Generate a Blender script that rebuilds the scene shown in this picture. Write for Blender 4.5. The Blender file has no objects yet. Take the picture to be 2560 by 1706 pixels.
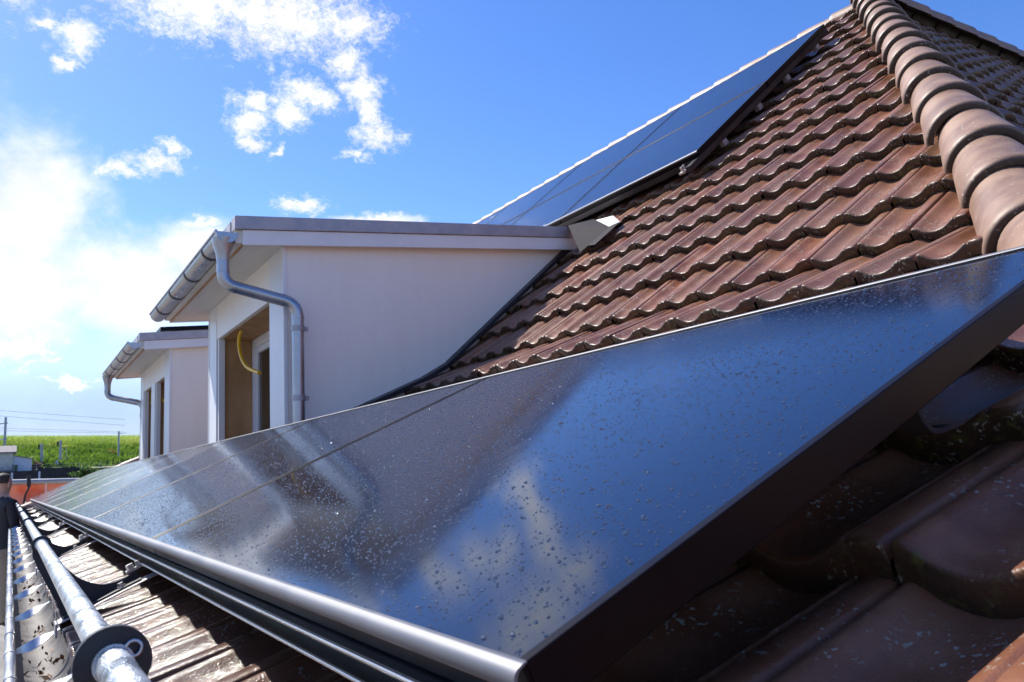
import bpy, bmesh, math, random
import numpy as np
from mathutils import Vector, Matrix
R = math.radians
rng = np.random.default_rng(7)
random.seed(7)
sc = bpy.context.scene
COL = sc.collection

# ------------------------------------------------------------------ camera
cam_d = bpy.data.cameras.new("camera")
cam = bpy.data.objects.new("camera", cam_d)
COL.objects.link(cam)
CAM = Vector((-0.2903, -0.4667, 0.1315))
right = Vector((0.8477, -0.52776, -0.05362)); up = Vector((-0.03638, -0.15867, 0.98666)); fwd = Vector((0.52923, 0.83444, 0.1537))
mw = Matrix((right, up, -fwd)).transposed().to_4x4()
mw.translation = CAM
cam.matrix_world = mw
cam_d.sensor_fit = 'HORIZONTAL'; cam_d.sensor_width = 36.0; cam_d.lens = 27.92
cam_d.clip_start = 0.02; cam_d.clip_end = 6000
cam_d.dof.use_dof = True; cam_d.dof.focus_distance = 1.7; cam_d.dof.aperture_fstop = 15.0
sc.camera = cam

# ------------------------------------------------------------------ light
SUN = Vector((-0.43, 1.0, 1.28)).normalized()
sun_d = bpy.data.lights.new("sun", 'SUN'); sun_d.energy = 4.6; sun_d.angle = R(0.53); sun_d.color = (1.0, 0.95, 0.87)
sun = bpy.data.objects.new("sun", sun_d); COL.objects.link(sun)
sun.rotation_euler = (-SUN).to_track_quat('-Z', 'Y').to_euler()
sc.view_settings.view_transform = 'Standard'; sc.view_settings.look = 'None'
sc.view_settings.exposure = 0.78; sc.view_settings.gamma = 1.0

# ------------------------------------------------------------------ node helpers
class NT:
    def __init__(s, nt): s.t = nt; s.n = nt.nodes; s.l = nt.links
    def new(s, typ, **kw):
        n = s.n.new(typ)
        for k, v in kw.items(): setattr(n, k, v)
        return n
    def put(s, sock, v):
        if hasattr(v, 'is_linked') or isinstance(v, bpy.types.NodeSocket): s.l.new(v, sock)
        else: sock.default_value = v
    def m(s, op, a, b=0.0, c=0.0, clamp=False):
        n = s.new('ShaderNodeMath', operation=op, use_clamp=clamp)
        for i, v in enumerate((a, b, c)): s.put(n.inputs[i], v)
        return n.outputs[0]
    def vm(s, op, a, b=(0, 0, 0), scale=None):
        n = s.new('ShaderNodeVectorMath', operation=op)
        s.put(n.inputs[0], a); s.put(n.inputs[1], b)
        if scale is not None: s.put(n.inputs['Scale'], scale)
        return n.outputs[0]
    def mapr(s, v, a, b, c=0.0, d=1.0, smooth=True):
        n = s.new('ShaderNodeMapRange', interpolation_type='SMOOTHSTEP' if smooth else 'LINEAR')
        s.put(n.inputs['Value'], v)
        for k, q in zip(('From Min', 'From Max', 'To Min', 'To Max'), (a, b, c, d)): s.put(n.inputs[k], q)
        return n.outputs[0]
    def noise(s, vec, scale, detail=4, rough=.5, dim='3D', dist=0.0):
        n = s.new('ShaderNodeTexNoise', noise_dimensions=dim)
        if vec is not None: s.l.new(vec, n.inputs['Vector'])
        n.inputs['Scale'].default_value = scale; n.inputs['Detail'].default_value = detail
        n.inputs['Roughness'].default_value = rough; n.inputs['Distortion'].default_value = dist
        return n.outputs['Fac']
    def vor(s, vec, scale, feature='F1', rand=1.0):
        n = s.new('ShaderNodeTexVoronoi', feature=feature)
        if vec is not None: s.l.new(vec, n.inputs['Vector'])
        n.inputs['Scale'].default_value = scale; n.inputs['Randomness'].default_value = rand
        return n.outputs['Distance']
    def mix(s, f, a, b):
        n = s.new('ShaderNodeMix', data_type='RGBA')
        s.put(n.inputs[0], f)
        for i, v in ((6, a), (7, b)):
            if isinstance(v, tuple) and len(v) == 3: v = (*v, 1)
            s.put(n.inputs[i], v)
        return n.outputs[2]
    def bump(s, h, strength=.3, dist=.002, nrm=None):
        n = s.new('ShaderNodeBump')
        n.inputs['Strength'].default_value = strength; n.inputs['Distance'].default_value = dist
        s.l.new(h, n.inputs['Height'])
        if nrm is not None: s.l.new(nrm, n.inputs['Normal'])
        return n.outputs[0]
    def obj(s): return s.new('ShaderNodeTexCoord').outputs['Object']
    def attr(s, name):
        n = s.new('ShaderNodeAttribute'); n.attribute_name = name
        return n.outputs['Fac']
    def pos(s): return s.new('ShaderNodeNewGeometry').outputs['Position']

def mat(name, color=(.5, .5, .5), rough=.5, metal=0.0, **kw):
    m = bpy.data.materials.new(name); m.use_nodes = True
    t = NT(m.node_tree); b = t.n['Principled BSDF']
    b.inputs['Base Color'].default_value = (*color, 1)
    b.inputs['Roughness'].default_value = rough; b.inputs['Metallic'].default_value = metal
    for k, v in kw.items(): b.inputs[k.replace('_', ' ')].default_value = v
    return m, t, b

# ------------------------------------------------------------------ world: sky and clouds
w = bpy.data.worlds.new("World"); sc.world = w; w.use_nodes = True
t = NT(w.node_tree); bg = t.n['Background']; out = t.n['World Output']
sky = t.new('ShaderNodeTexSky', sky_type='NISHITA')
sky.sun_disc = False; sky.sun_elevation = math.asin(SUN.z); sky.sun_rotation = math.atan2(SUN.x, SUN.y)
sky.altitude = 450; sky.air_density = 1.0; sky.dust_density = 0.4; sky.ozone_density = 2.0
hs = t.new('ShaderNodeHueSaturation'); hs.inputs['Saturation'].default_value = 1.30; hs.inputs['Hue'].default_value = 0.514
t.l.new(sky.outputs[0], hs.inputs['Color'])
t.l.new(hs.outputs[0], bg.inputs['Color']); bg.inputs['Strength'].default_value = 0.13
d = t.new('ShaderNodeTexCoord').outputs['Generated']
sep = t.new('ShaderNodeSeparateXYZ'); t.l.new(d, sep.inputs[0])
dx, dy, dz = sep.outputs
az = t.m('MULTIPLY', t.m('ARCTAN2', dx, dy), 57.2958)
el = t.m('MULTIPLY', t.m('ARCSINE', dz), 57.2958)
cmb = t.new('ShaderNodeCombineXYZ'); t.l.new(az, cmb.inputs[0]); t.l.new(t.m('MULTIPLY', el, 1.35), cmb.inputs[1])
ae = cmb.outputs[0]
n_big = t.noise(ae, .22, 7, .62, dist=.35)
n_warp = t.new('ShaderNodeTexNoise'); t.l.new(ae, n_warp.inputs['Vector']); n_warp.inputs['Scale'].default_value = .6; n_warp.inputs['Detail'].default_value = 7; n_warp.inputs['Roughness'].default_value = .62
wv = t.vm('SCALE', t.vm('SUBTRACT', n_warp.outputs['Color'], (.5, .5, .5)), scale=3.6)
ws = t.new('ShaderNodeSeparateXYZ'); t.l.new(wv, ws.inputs[0])
azw = t.m('ADD', az, ws.outputs[0]); elw = t.m('ADD', el, t.m('MULTIPLY', ws.outputs[1], .6))
n_fine = t.noise(ae, .8, 8, .62)
BL = [(10.2,31.2,5.6,2.4,'c'),(16.0,30.7,6.2,2.4,'c'),(21.1,30.7,2.9,1.4,'c'),(20.7,28.3,1.3,1.3,'c'),(22.0,26.6,1.4,1.4,'c'),(22.6,25.0,0.9,1.4,'c'),(23.1,23.5,1.8,0.9,'c'),(21.5,22.2,1.0,0.5,'c'),(13.7,23.9,1.3,1.1,'c'),(14.3,25.3,1.5,0.7,'c'),(16.6,24.7,1.7,1.1,'c'),(17.8,26.1,2.0,1.0,'c'),(19.1,25.6,1.5,0.7,'c'),(14.0,22.9,1.0,0.6,'c'),(15.7,22.0,0.5,0.35,'c'),(2.7,27.8,1.4,1.1,'c'),(1.0,28.1,1.3,0.5,'c'),(2.1,26.1,0.8,0.4,'c'),(5.4,20.2,1.7,0.6,'c'),(7.7,21.0,1.8,0.6,'c'),(8.8,22.1,0.9,0.5,'c'),(17.4,18.8,1.8,0.6,'c'),(10.9,17.2,1.7,0.4,'c'),(3.0,6.6,1.7,0.55,'c'),(0.1,8.7,2.5,1.5,'c'),(-0.5,11.3,3.4,1.6,'c'),(-3,33,4,4,'c'),
      (0.2,17.5,5.4,5.6,'s'),(-0.1,12.5,7.2,6.5,'s'),(6.3,12.8,8.2,4.6,'s'),(10.9,15.4,5.2,2.4,'s'),(22.4,17.6,4.2,0.6,'s'),(-14,20,12,14,'s'),(10,58,22,9,'s'),(-35,36,16,14,'s')]
hard = soft = None
for a, e, ra, re, k in BL:
    A, E_ = (azw, elw)
    q = t.m('ADD', t.m('POWER', t.m('ABSOLUTE', t.m('DIVIDE', t.m('SUBTRACT', A, a), ra)), 2.0),
            t.m('POWER', t.m('ABSOLUTE', t.m('DIVIDE', t.m('SUBTRACT', E_, e), re)), 2.0))
    g = t.m('SUBTRACT', 1.0, t.m('SQRT', q))
    if k == 'c': hard = g if hard is None else t.m('MAXIMUM', hard, g)
    else: soft = g if soft is None else t.m('MAXIMUM', soft, g)
n_wisp = t.noise(t.vm('ADD', ae, wv), 2.3, 9, .68, dist=.5)
hd = t.m('ADD', t.m('ADD', hard, t.m('MULTIPLY', t.m('SUBTRACT', n_fine, .5), 2.0)), t.m('MULTIPLY', t.m('SUBTRACT', n_wisp, .5), 2.0))
hcov = t.m('MULTIPLY', t.mapr(hd, -.42, 1.05), .97)
sd = t.m('ADD', soft, t.m('MULTIPLY', t.m('SUBTRACT', n_big, .5), .9))
scov = t.m('MULTIPLY', t.m('MULTIPLY', t.mapr(sd, -.12, .75), .84), t.mapr(el, 2.5, 10.5, .25, 1.0))
# broken cloud over the rest of the sky, away from the clear blue part in front
rest = t.m('MULTIPLY', t.mapr(n_big, .52, .72), t.m('MAXIMUM', t.mapr(el, 40, 56), t.mapr(az, -20, -50)))
low = t.m('MULTIPLY', t.mapr(el, 12.5, 4.0), .80)
cov = t.m('MAXIMUM', t.m('MAXIMUM', hcov, scov), t.m('MAXIMUM', t.m('MULTIPLY', rest, .9), low))
cbg = t.new('ShaderNodeBackground')
thick = t.mapr(el, 12, 5)
ccol = t.mix(t.m('MULTIPLY', t.m('MULTIPLY', thick, t.mapr(hcov, .8, .2)), .96), (1.0, .985, .97), (.36, .46, .74))
shade = t.mapr(n_big, .35, .62, .88, 1.0)
cc = t.new('ShaderNodeVectorMath', operation='SCALE'); t.l.new(ccol, cc.inputs[0]); t.l.new(shade, cc.inputs['Scale'])
t.l.new(cc.outputs[0], cbg.inputs['Color']); cbg.inputs['Strength'].default_value = .72
mx = t.new('ShaderNodeMixShader'); t.l.new(cov, mx.inputs[0]); t.l.new(bg.outputs[0], mx.inputs[1]); t.l.new(cbg.outputs[0], mx.inputs[2])
t.l.new(mx.outputs[0], out.inputs['Surface'])

# ------------------------------------------------------------------ materials
def m_tile():
    m, t, b = mat('clay_tile', rough=.3)
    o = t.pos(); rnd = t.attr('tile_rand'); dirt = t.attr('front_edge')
    n1 = t.noise(o, 9, 5, .6); n2 = t.noise(o, 60, 4, .6); n3 = t.noise(o, 2.2, 3)
    c = t.mix(t.mapr(n1, .3, .7), (.160, .056, .028), (.290, .128, .072))
    c = t.mix(t.m('MULTIPLY', t.mapr(rnd, .5, .75), .45), c, (.085, .036, .022))
    c = t.mix(t.m('MULTIPLY', t.mapr(rnd, .45, .1), .7), c, (.170, .092, .062))
    c = t.mix(t.m('MULTIPLY', t.mapr(n3, .5, .75), .35), c, (.20, .095, .05))
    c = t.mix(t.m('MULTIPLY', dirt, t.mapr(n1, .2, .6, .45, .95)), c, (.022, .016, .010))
    moss = t.m('MULTIPLY', t.m('MULTIPLY', dirt, t.mapr(n2, .5, .68)), t.mapr(n3, .42, .6))
    c = t.mix(moss, c, (.085, .085, .022))
    sp = t.noise(o, 130, 2, .5); cl = t.noise(o, 11, 3, .6)
    sp2 = t.noise(o, 75, 3, .62)
    lich = t.m('MULTIPLY', t.m('MAXIMUM', t.mapr(sp, .62, .66), t.mapr(sp2, .64, .68)), t.mapr(cl, .45, .60))
    c = t.mix(t.m('MULTIPLY', lich, .85), c, (.36, .35, .29))
    px = t.new('ShaderNodeSeparateXYZ'); t.l.new(o, px.inputs[0])
    wet = t.m('MULTIPLY', t.mapr(px.outputs[0], .75, .1), t.mapr(px.outputs[1], .15, .6))
    c = t.mix(t.m('MULTIPLY', wet, .62), c, t.mix(1.0, (0, 0, 0), (.030, .013, .009)))
    t.l.new(c, b.inputs['Base Color'])
    t.l.new(t.m('MAXIMUM', t.m('MULTIPLY', wet, .85), t.m('MULTIPLY_ADD', dirt, .5, .12)), b.inputs['Coat Weight'])
    t.l.new(t.mapr(wet, 0, 1, .2, .07), b.inputs['Coat Roughness']); t.l.new(t.mapr(wet, 0, 1, .30, .12), b.inputs['Specular IOR Level'])
    r = t.m('ADD', t.mapr(n1, .3, .7, .30, .46), t.m('MULTIPLY', dirt, .10))
    t.l.new(r, b.inputs['Roughness'])
    b.inputs['Specular IOR Level'].default_value = .42
    b.inputs['Coat Weight'].default_value = .30; b.inputs['Coat Roughness'].default_value = .2; b.inputs['Coat IOR'].default_value = 1.36
    h = t.m('ADD', t.m('MULTIPLY', t.noise(o, 300, 3, .65), .65), t.m('ADD', t.m('MULTIPLY', n2, .35), t.m('MULTIPLY', lich, .6)))
    bn = t.bump(h, .5, .0028); t.l.new(bn, b.inputs['Normal']); t.l.new(bn, b.inputs['Coat Normal'])
    return m
def m_ridge():
    m, t, b = mat('ridge_clay', rough=.55)
    o = t.pos(); n1 = t.noise(o, 6, 5, .6); n2 = t.noise(o, 70, 4, .6); n3 = t.noise(o, 2.6, 3)
    c = t.mix(t.mapr(n1, .3, .7), (.19, .112, .076), (.285, .178, .125))
    c = t.mix(t.m('MULTIPLY', t.mapr(n3, .52, .7), .5), c, (.20, .105, .05))
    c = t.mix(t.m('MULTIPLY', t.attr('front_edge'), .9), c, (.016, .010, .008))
    l = t.m('MULTIPLY', t.mapr(n2, .6, .68), t.mapr(t.noise(o, 9, 3), .45, .65))
    c = t.mix(t.m('MULTIPLY', l, .7), c, (.46, .44, .36))
    t.l.new(c, b.inputs['Base Color']); t.l.new(t.mapr(n1, .3, .7, .42, .62), b.inputs['Roughness'])
    t.l.new(t.bump(n2, .3, .002), b.inputs['Normal'])
    return m
def m_glass():
    m, t, b = mat('panel_glass', (.004, .008, .022), .1)
    o = t.obj()
    sc_ = t.new('ShaderNodeMapping'); sc_.inputs['Scale'].default_value = (3.0, 60, 1); t.l.new(o, sc_.inputs[0])
    st = t.noise(sc_.outputs[0], 2.0, 4, .6)
    n = t.noise(o, 4, 4)
    t.l.new(t.m('ADD', t.mapr(st, .35, .75, .062, .115), t.mapr(n, .3, .7, -.01, .03)), b.inputs['Roughness'])
    wet = t.attr('fine_drops')
    dv = t.vor(o, 260); dn = t.mapr(dv, .18, .42, 1, 0)
    dv2 = t.vor(o, 120); dn2 = t.mapr(dv2, .12, .30, 1, 0)
    h = t.m('MULTIPLY', t.m('ADD', dn, t.m('MULTIPLY', dn2, 1.6)), wet)
    t.l.new(t.bump(h, .55, .0011), b.inputs['Normal'])
    b.inputs['IOR'].default_value = 1.5; b.inputs['Specular IOR Level'].default_value = .66
    b.inputs['Specular Tint'].default_value = (.58, .76, 1.0, 1)
    return m
def m_noise(name, c1, c2, rough, scale=8, metal=0.0, bump=.1, bscale=120, bd=.001, stretch=(1, 1, 1), r2=None, **kw):
    m, t, b = mat(name, c1, rough, metal, **kw)
    mp = t.new('ShaderNodeMapping'); mp.inputs['Scale'].default_value = stretch; t.l.new(t.obj(), mp.inputs[0])
    v = mp.outputs[0]
    n = t.noise(v, scale, 5, .6)
    t.l.new(t.mix(t.mapr(n, .3, .7), c1, c2), b.inputs['Base Color'])
    if r2 is not None: t.l.new(t.mapr(n, .3, .7, rough, r2), b.inputs['Roughness'])
    if bump: t.l.new(t.bump(t.noise(v, bscale, 3, .6), bump, bd), b.inputs['Normal'])
    return m
M = {}
M['tile'] = m_tile(); M['ridge'] = m_ridge(); M['glass'] = m_glass()
M['frame'] = m_noise('black_anodised', (.003, .002, .0035), (.006, .004, .006), .32, 5, .0, .04, Specular_IOR_Level=.12, r2=.42)
M['trim'] = m_noise('dark_aluminium', (.15, .155, .175), (.19, .195, .215), .48, 4, .6, 0, 60, .0004, r2=.6)
M['rail'] = m_noise('rail_metal', (.030, .030, .034), (.05, .05, .055), .25, 4, .6, .05, r2=.4)
M['bright'] = m_noise('bare_aluminium', (.55, .55, .56), (.68, .68, .68), .25, 9, .9, .05, r2=.4)
M['zinc'] = m_noise('zinc', (.33, .34, .37), (.46, .47, .50), .26, 5, .92, .05, 40, .0006, r2=.42)
M['dull'] = m_noise('darkened_sheet', (.030, .026, .028), (.050, .044, .048), .8, 6, 0, .05, r2=.9, Specular_IOR_Level=.15)  # base darkened to stand in for shade on the dormer end flashing
M['slate'] = m_noise('dark_flashing', (.018, .018, .026), (.03, .03, .04), .3, 8, .3, .1, r2=.45)
M['gutter'] = m_noise('dirty_zinc', (.075, .068, .064), (.16, .15, .145), .55, 9, .3, .2, 60, .001, r2=.7)
M['zinc_light'] = m_noise('weathered_zinc', (.34, .32, .34), (.46, .43, .45), .42, 10, .55, .08, 80, .0006, r2=.6)
M['white'] = m_noise('white_board', (.84, .79, .73), (.87, .825, .77), .45, 2.5, 0, .06, 60, .0006, (4, 4, .7), r2=.55)
M['white2'] = m_noise('white_trim', (.72, .72, .74), (.79, .79, .80), .4, 3, 0, .03, 60, .0004)
M['soffit'] = m_noise('soffit_board', (.62, .60, .56), (.72, .69, .64), .5, 2, 0, .03, 60, .0004, (3, .5, 1))
M['ply'] = m_noise('plywood', (.36, .19, .075), (.52, .31, .145), .6, 5, 0, .1, 90, .0008, (1, 1, .45))
M['glazing'] = m_noise('window_glazing', (.022, .017, .012), (.06, .045, .03), .08, 3, 0, 0, stretch=(1, 1, .2))
M['yellow'] = mat('yellow_plastic', (.78, .44, .004), .35)[0]
M['black'] = m_noise('black_paint', (.006, .009, .016), (.012, .016, .026), .38, 12, 0, .08, 200, .0006, r2=.55)
M['underlay'] = mat('roof_underlay', (.02, .017, .016), .9)[0]
M['lead'] = m_noise('flashing_sheet', (.42, .42, .43), (.52, .52, .53), .4, 12, .6, .15, 30, .002, r2=.5)
M['render'] = m_noise('wall_render', (.62, .60, .56), (.7, .68, .64), .85, 6)
M['deck'] = m_noise('deck_board', (.46, .43, .40), (.62, .60, .56), .7, 6, 0, .1, 60, .002, (8, .6, 1))
M['steel'] = m_noise('scaffold_steel', (.33, .34, .35), (.45, .46, .47), .4, 8, .7, .05)
M['litter'] = m_noise('leaf_litter', (.10, .035, .012), (.26, .12, .05), .6, 30, 0, .3, 90, .004)
def m_galv():
    m, t, b = mat('wet_galvanised_pipe', (.40, .43, .46), .32, .75)
    o = t.obj(); n = t.noise(o, 30, 5, .65)
    t.l.new(t.mix(t.mapr(n, .35, .65), (.30, .34, .38), (.55, .58, .61)), b.inputs['Base Color'])
    t.l.new(t.mapr(n, .3, .7, .22, .48), b.inputs['Roughness'])
    dn = t.mapr(t.vor(o, 380), .15, .45, 1, 0)
    t.l.new(t.bump(t.m('ADD', dn, n), .55, .0011), b.inputs['Normal'])
    return m
M['galv'] = m_galv()
def m_drop():
    m, t, b = mat('water', (1, 1, 1), .0)
    b.inputs['Transmission Weight'].default_value = 1.0; b.inputs['IOR'].default_value = 1.33; b.inputs['Roughness'].default_value = .02
    b.inputs['Coat Weight'].default_value = .9; b.inputs['Coat Roughness'].default_value = .07; b.inputs['Coat IOR'].default_value = 1.5
    return m
M['water'] = m_drop()

# ------------------------------------------------------------------ object helpers
def tag(o, label=None, cat=None, group=None, kind=None):
    if label: o['label'] = label
    if cat: o['category'] = cat
    if group: o['group'] = group
    if kind: o['kind'] = kind
    return o
def empty(name, loc=(0, 0, 0)):
    o = bpy.data.objects.new(name, None); o.location = loc; o.empty_display_size = .1
    COL.objects.link(o); return o
def link(name, me, material=None, parent=None, world=True):
    o = bpy.data.objects.new(name, me); COL.objects.link(o)
    if material is not None:
        for q in (material if isinstance(material, (list, tuple)) else [material]): me.materials.append(q)
    if parent is not None:
        o.parent = parent
        if world:
            # parts are modelled in world space; only the Empty of a thing is moved
            off = parent.location if parent.parent is None else Vector((0, 0, 0))
            o.matrix_parent_inverse = Matrix.Translation(-off)
    return o
def npmesh(name, V, Q, smooth=True, attrs=None, T=None):
    """V (n,3), Q (m,4) quads, T (k,3) triangles"""
    me = bpy.data.meshes.new(name)
    V = np.asarray(V, np.float32); Q = np.asarray(Q, np.int32).reshape(-1, 4)
    T = np.zeros((0, 3), np.int32) if T is None else np.asarray(T, np.int32).reshape(-1, 3)
    me.vertices.add(len(V)); me.vertices.foreach_set('co', V.ravel())
    nl = Q.size + T.size
    me.loops.add(nl); me.loops.foreach_set('vertex_index', np.concatenate([Q.ravel(), T.ravel()]))
    me.polygons.add(len(Q) + len(T))
    st = np.concatenate([np.arange(len(Q)) * 4, Q.size + np.arange(len(T)) * 3]).astype(np.int32)
    me.polygons.foreach_set('loop_start', st)
    me.polygons.foreach_set('loop_total', np.concatenate([np.full(len(Q), 4), np.full(len(T), 3)]).astype(np.int32))
    me.polygons.foreach_set('use_smooth', np.full(len(Q) + len(T), smooth))
    if attrs:
        for k, (dom, val) in attrs.items():
            a = me.attributes.new(k, 'FLOAT', dom); a.data.foreach_set('value', np.asarray(val, np.float32))
    me.update(calc_edges=True); me.validate()
    return me
class MB:
    """collects simple solids, builds one mesh"""
    def __init__(s): s.v = []; s.f = []; s.sm = []
    def add(s, vs, fs, smooth=False):
        k = len(s.v); s.v += [tuple(v) for v in vs]; s.f += [tuple(i + k for i in f) for f in fs]; s.sm += [smooth] * len(fs)
    def hexa(s, p):   # 8 corners: bottom 4, top 4 (same order)
        s.add(p, [(0, 3, 2, 1), (4, 5, 6, 7), (0, 1, 5, 4), (1, 2, 6, 5), (2, 3, 7, 6), (3, 0, 4, 7)])
    def box(s, x0, x1, y0, y1, z0, z1):
        s.hexa([(x0, y0, z0), (x1, y0, z0), (x1, y1, z0), (x0, y1, z0), (x0, y0, z1), (x1, y0, z1), (x1, y1, z1), (x0, y1, z1)])
    def prism(s, poly, a, b, f, smooth=False, caps=True):   # poly 2d, f(p,q,along) -> xyz
        n = len(poly)
        vs = [f(p, q, a) for p, q in poly] + [f(p, q, b) for p, q in poly]
        fs = [(i, (i + 1) % n, n + (i + 1) % n, n + i) for i in range(n)]
        s.add(vs, fs, smooth)
        if caps: s.add(vs, [tuple(range(n))[::-1], tuple(range(n, 2 * n))])
    def tube(s, pts, r, seg=12, caps=True, smooth=True):
        pts = [Vector(p) for p in pts]; n = len(pts); ring = []
        rs = r if isinstance(r, (list, tuple)) else [r] * n
        prevx = None
        for i, p in enumerate(pts):
            tg = (pts[min(i + 1, n - 1)] - pts[max(i - 1, 0)]).normalized()
            ref = prevx if prevx is not None else (Vector((0, 0, 1)) if abs(tg.z) < .9 else Vector((1, 0, 0)))
            bx = (ref - tg * ref.dot(tg)).normalized(); by = tg.cross(bx); prevx = bx
            ring.append([p + (bx * math.cos(2 * math.pi * k / seg) + by * math.sin(2 * math.pi * k / seg)) * rs[i] for k in range(seg)])
        vs = [v for rg in ring for v in rg]
        fs = [(i * seg + k, i * seg + (k + 1) % seg, (i + 1) * seg + (k + 1) % seg, (i + 1) * seg + k) for i in range(n - 1) for k in range(seg)]
        s.add(vs, fs, smooth)
        if caps: s.add(ring[0], [tuple(range(seg))[::-1]]); s.add(ring[-1], [tuple(range(seg))])
    def build(s, name, material=None, parent=None, bevel=0.0, seg=2):
        me = bpy.data.meshes.new(name); me.from_pydata(s.v, [], s.f)
        me.polygons.foreach_set('use_smooth', s.sm); me.update()
        bm = bmesh.new(); bm.from_mesh(me)
        bmesh.ops.recalc_face_normals(bm, faces=bm.faces)
        if bevel > 0:
            ed = [e for e in bm.edges if len(e.link_faces) == 2 and e.calc_face_angle(0) > .6]
            bmesh.ops.bevel(bm, geom=ed, offset=bevel, segments=seg, affect='EDGES', profile=.5)
        bm.to_mesh(me); bm.free()
        return link(name, me, material, parent)

# ------------------------------------------------------------------ roof geometry constants
AL = 0.39788; TA = math.tan(AL); CA, SA = math.cos(AL), math.sin(AL)
BE = R(40.5); TB = math.tan(BE); CB, SB = math.cos(BE), math.sin(BE)
PITCH_Y = 0.197
Y_END = 15.3
HC = 1.27; HK = 1.441         # hip line in plan: x = HK*y + HC
def low_z(x): return TA * x - .1302          # tile rib plane, lower slope
def upp_z(x): return .770 + (x - 2.141) * TB  # tile rib plane, upper slope
noses = [(1.885 - .294 * j, low_z(1.885 - .294 * j)) for j in range(7, -1, -1)] + [(2.217 + .2425 * k, upp_z(2.217 + .2425 * k)) for k in range(16)] + [(6.085, upp_z(6.085))]
RIDGE_X, RIDGE_Z = 6.05, upp_z(6.05)

# ------------------------------------------------------------------ tiles
PU = np.array([0, .012, .035, .07, .12, .18, .25, .33, .42, .52, .60, .67, .72, .755, .768, .782, .80, .90, .965, .99, 1.0])
PH = np.array([-.022, -.004, -.0005, -.001, -.006, -.0145, -.0205, -.0245, -.026, -.0235, -.018, -.0105, -.0045, -.0022, -.0050, -.0048, -.0002, 0, -.0005, -.004, -.022])
def tiles(ns, w0, w1, pitch, fmap, keep=None, width=None, flip=False, joint0=0.0):
    """rows of interlocking tiles; ns = nose polyline (h,z); columns along w"""
    nu = len(PU); Vs = []; Qs = []; ra = []; fe = []; base = 0
    cols = np.arange(math.floor((w0 - joint0) / pitch), math.ceil((w1 - joint0) / pitch))
    th = .045
    # profile along the tile: (distance up from nose, height offset), front edge first
    AV = [(.004, -th - .002, 1.0), (.0, -th * .62, 1.0), (.0, -.008, 1.0), (.0012, -.0038, .85), (.0042, -.0008, .45), (.010, 0, .18), (.05, 0, 0), (.17, 0, 0), (None, 0, 0)]
    nv = len(AV)
    idx = np.arange(nu * nv).reshape(nv, nu)
    q = np.stack([idx[:-1, :-1], idx[:-1, 1:], idx[1:, 1:], idx[1:, :-1]], -1).reshape(-1, 4)
    for i in range(len(ns) - 1):
        (h0, z0), (h1, z1) = ns[i], ns[i + 1]
        L = math.hypot(h1 - h0, z1 - z0); uh, uz = (h1 - h0) / L, (z1 - z0) / L
        nh, nz = -uz, uh
        for c in cols:
            wj = joint0 + c * pitch
            hm = (h0 + h1) / 2
            if keep is not None and not keep(hm, wj + pitch / 2): continue
            j1, j2, j3, j4 = rng.normal(0, 1, 4)
            dz0 = j1 * .0016; tilt = j2 * .0022; sk = j3 * .0022; dn = j4 * .0035
            V = np.zeros((nv, nu, 3))
            for a, (s_, o_, _) in enumerate(AV):
                if s_ is None: s_, drop = L + .035, th * 1.02
                else: drop = 0.0
                s2 = s_ + dn
                k = s_ / L
                n_ = PH + o_ - th * 1.0 * k + dz0 + tilt * (1 - k)
                if a < 2: n_ = PH * .9 + o_ + dz0 + tilt
                bulge = np.where((PU > .07) & (PU < .75), -.006 * np.sin((PU - .07) / .68 * math.pi), 0) if a < 7 else 0
                s3 = s2 + bulge
                V[a, :, 0] = h0 + uh * s3 + nh * n_
                V[a, :, 1] = wj + .003 + PU * (pitch - .006) + sk * k
                V[a, :, 2] = z0 + uz * s3 + nz * n_
            P = V.reshape(-1, 3)
            Vs.append(P); Qs.append(q + base); base += len(P)
            ra.append(np.full(len(P), rng.random()))
            fe.append(np.repeat([x[2] for x in AV], nu))
    V = np.concatenate(Vs); Q = np.concatenate(Qs)
    W = fmap(V[:, 0], V[:, 1], V[:, 2])
    if flip: Q = Q[:, ::-1]
    return npmesh('tiles', W, Q, True, {'tile_rand': ('POINT', np.concatenate(ra)), 'front_edge': ('POINT', np.concatenate(fe))})
def bisect(me, co, no):
    bm = bmesh.new(); bm.from_mesh(me)
    bmesh.ops.bisect_plane(bm, geom=bm.verts[:] + bm.edges[:] + bm.faces[:], plane_co=co, plane_no=no, clear_outer=True)
    bm.to_mesh(me); bm.free()
    return me

house = tag(empty('house', (3, 7, -5.5)), 'house with brown clay tile roof, two white dormers and a rounded hip', 'house')
hip_n = Vector((1, -HK, 0)).normalized()
main_me = tiles(noses, -Y_END, 1.4, PITCH_Y, lambda h, w, z: np.stack([h, -w, z], -1),
                keep=lambda h, w: (h - HK * (-w) - HC) < .35, flip=True, joint0=-.99)
bisect(main_me, (HC, 0, 0), hip_n)
main_slope = link('tiled_slope', main_me, M['tile'], house)
# slope beyond the hip, facing the camera side
sn = [((x - HC) / HK, z) for x, z in noses]
side_me = tiles(sn, -.6, 11.5, .235, lambda h, w, z: np.stack([w, h, z], -1),
                keep=lambda h, w: (w - HK * h - HC) > -.35, joint0=.05)
bisect(side_me, (HC, 0, 0), -hip_n)
side_slope = link('tiled_slope', side_me, M['tile'], house)
side_slope['label'] = 'shaded tiled slope beyond the rounded hip'
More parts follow.
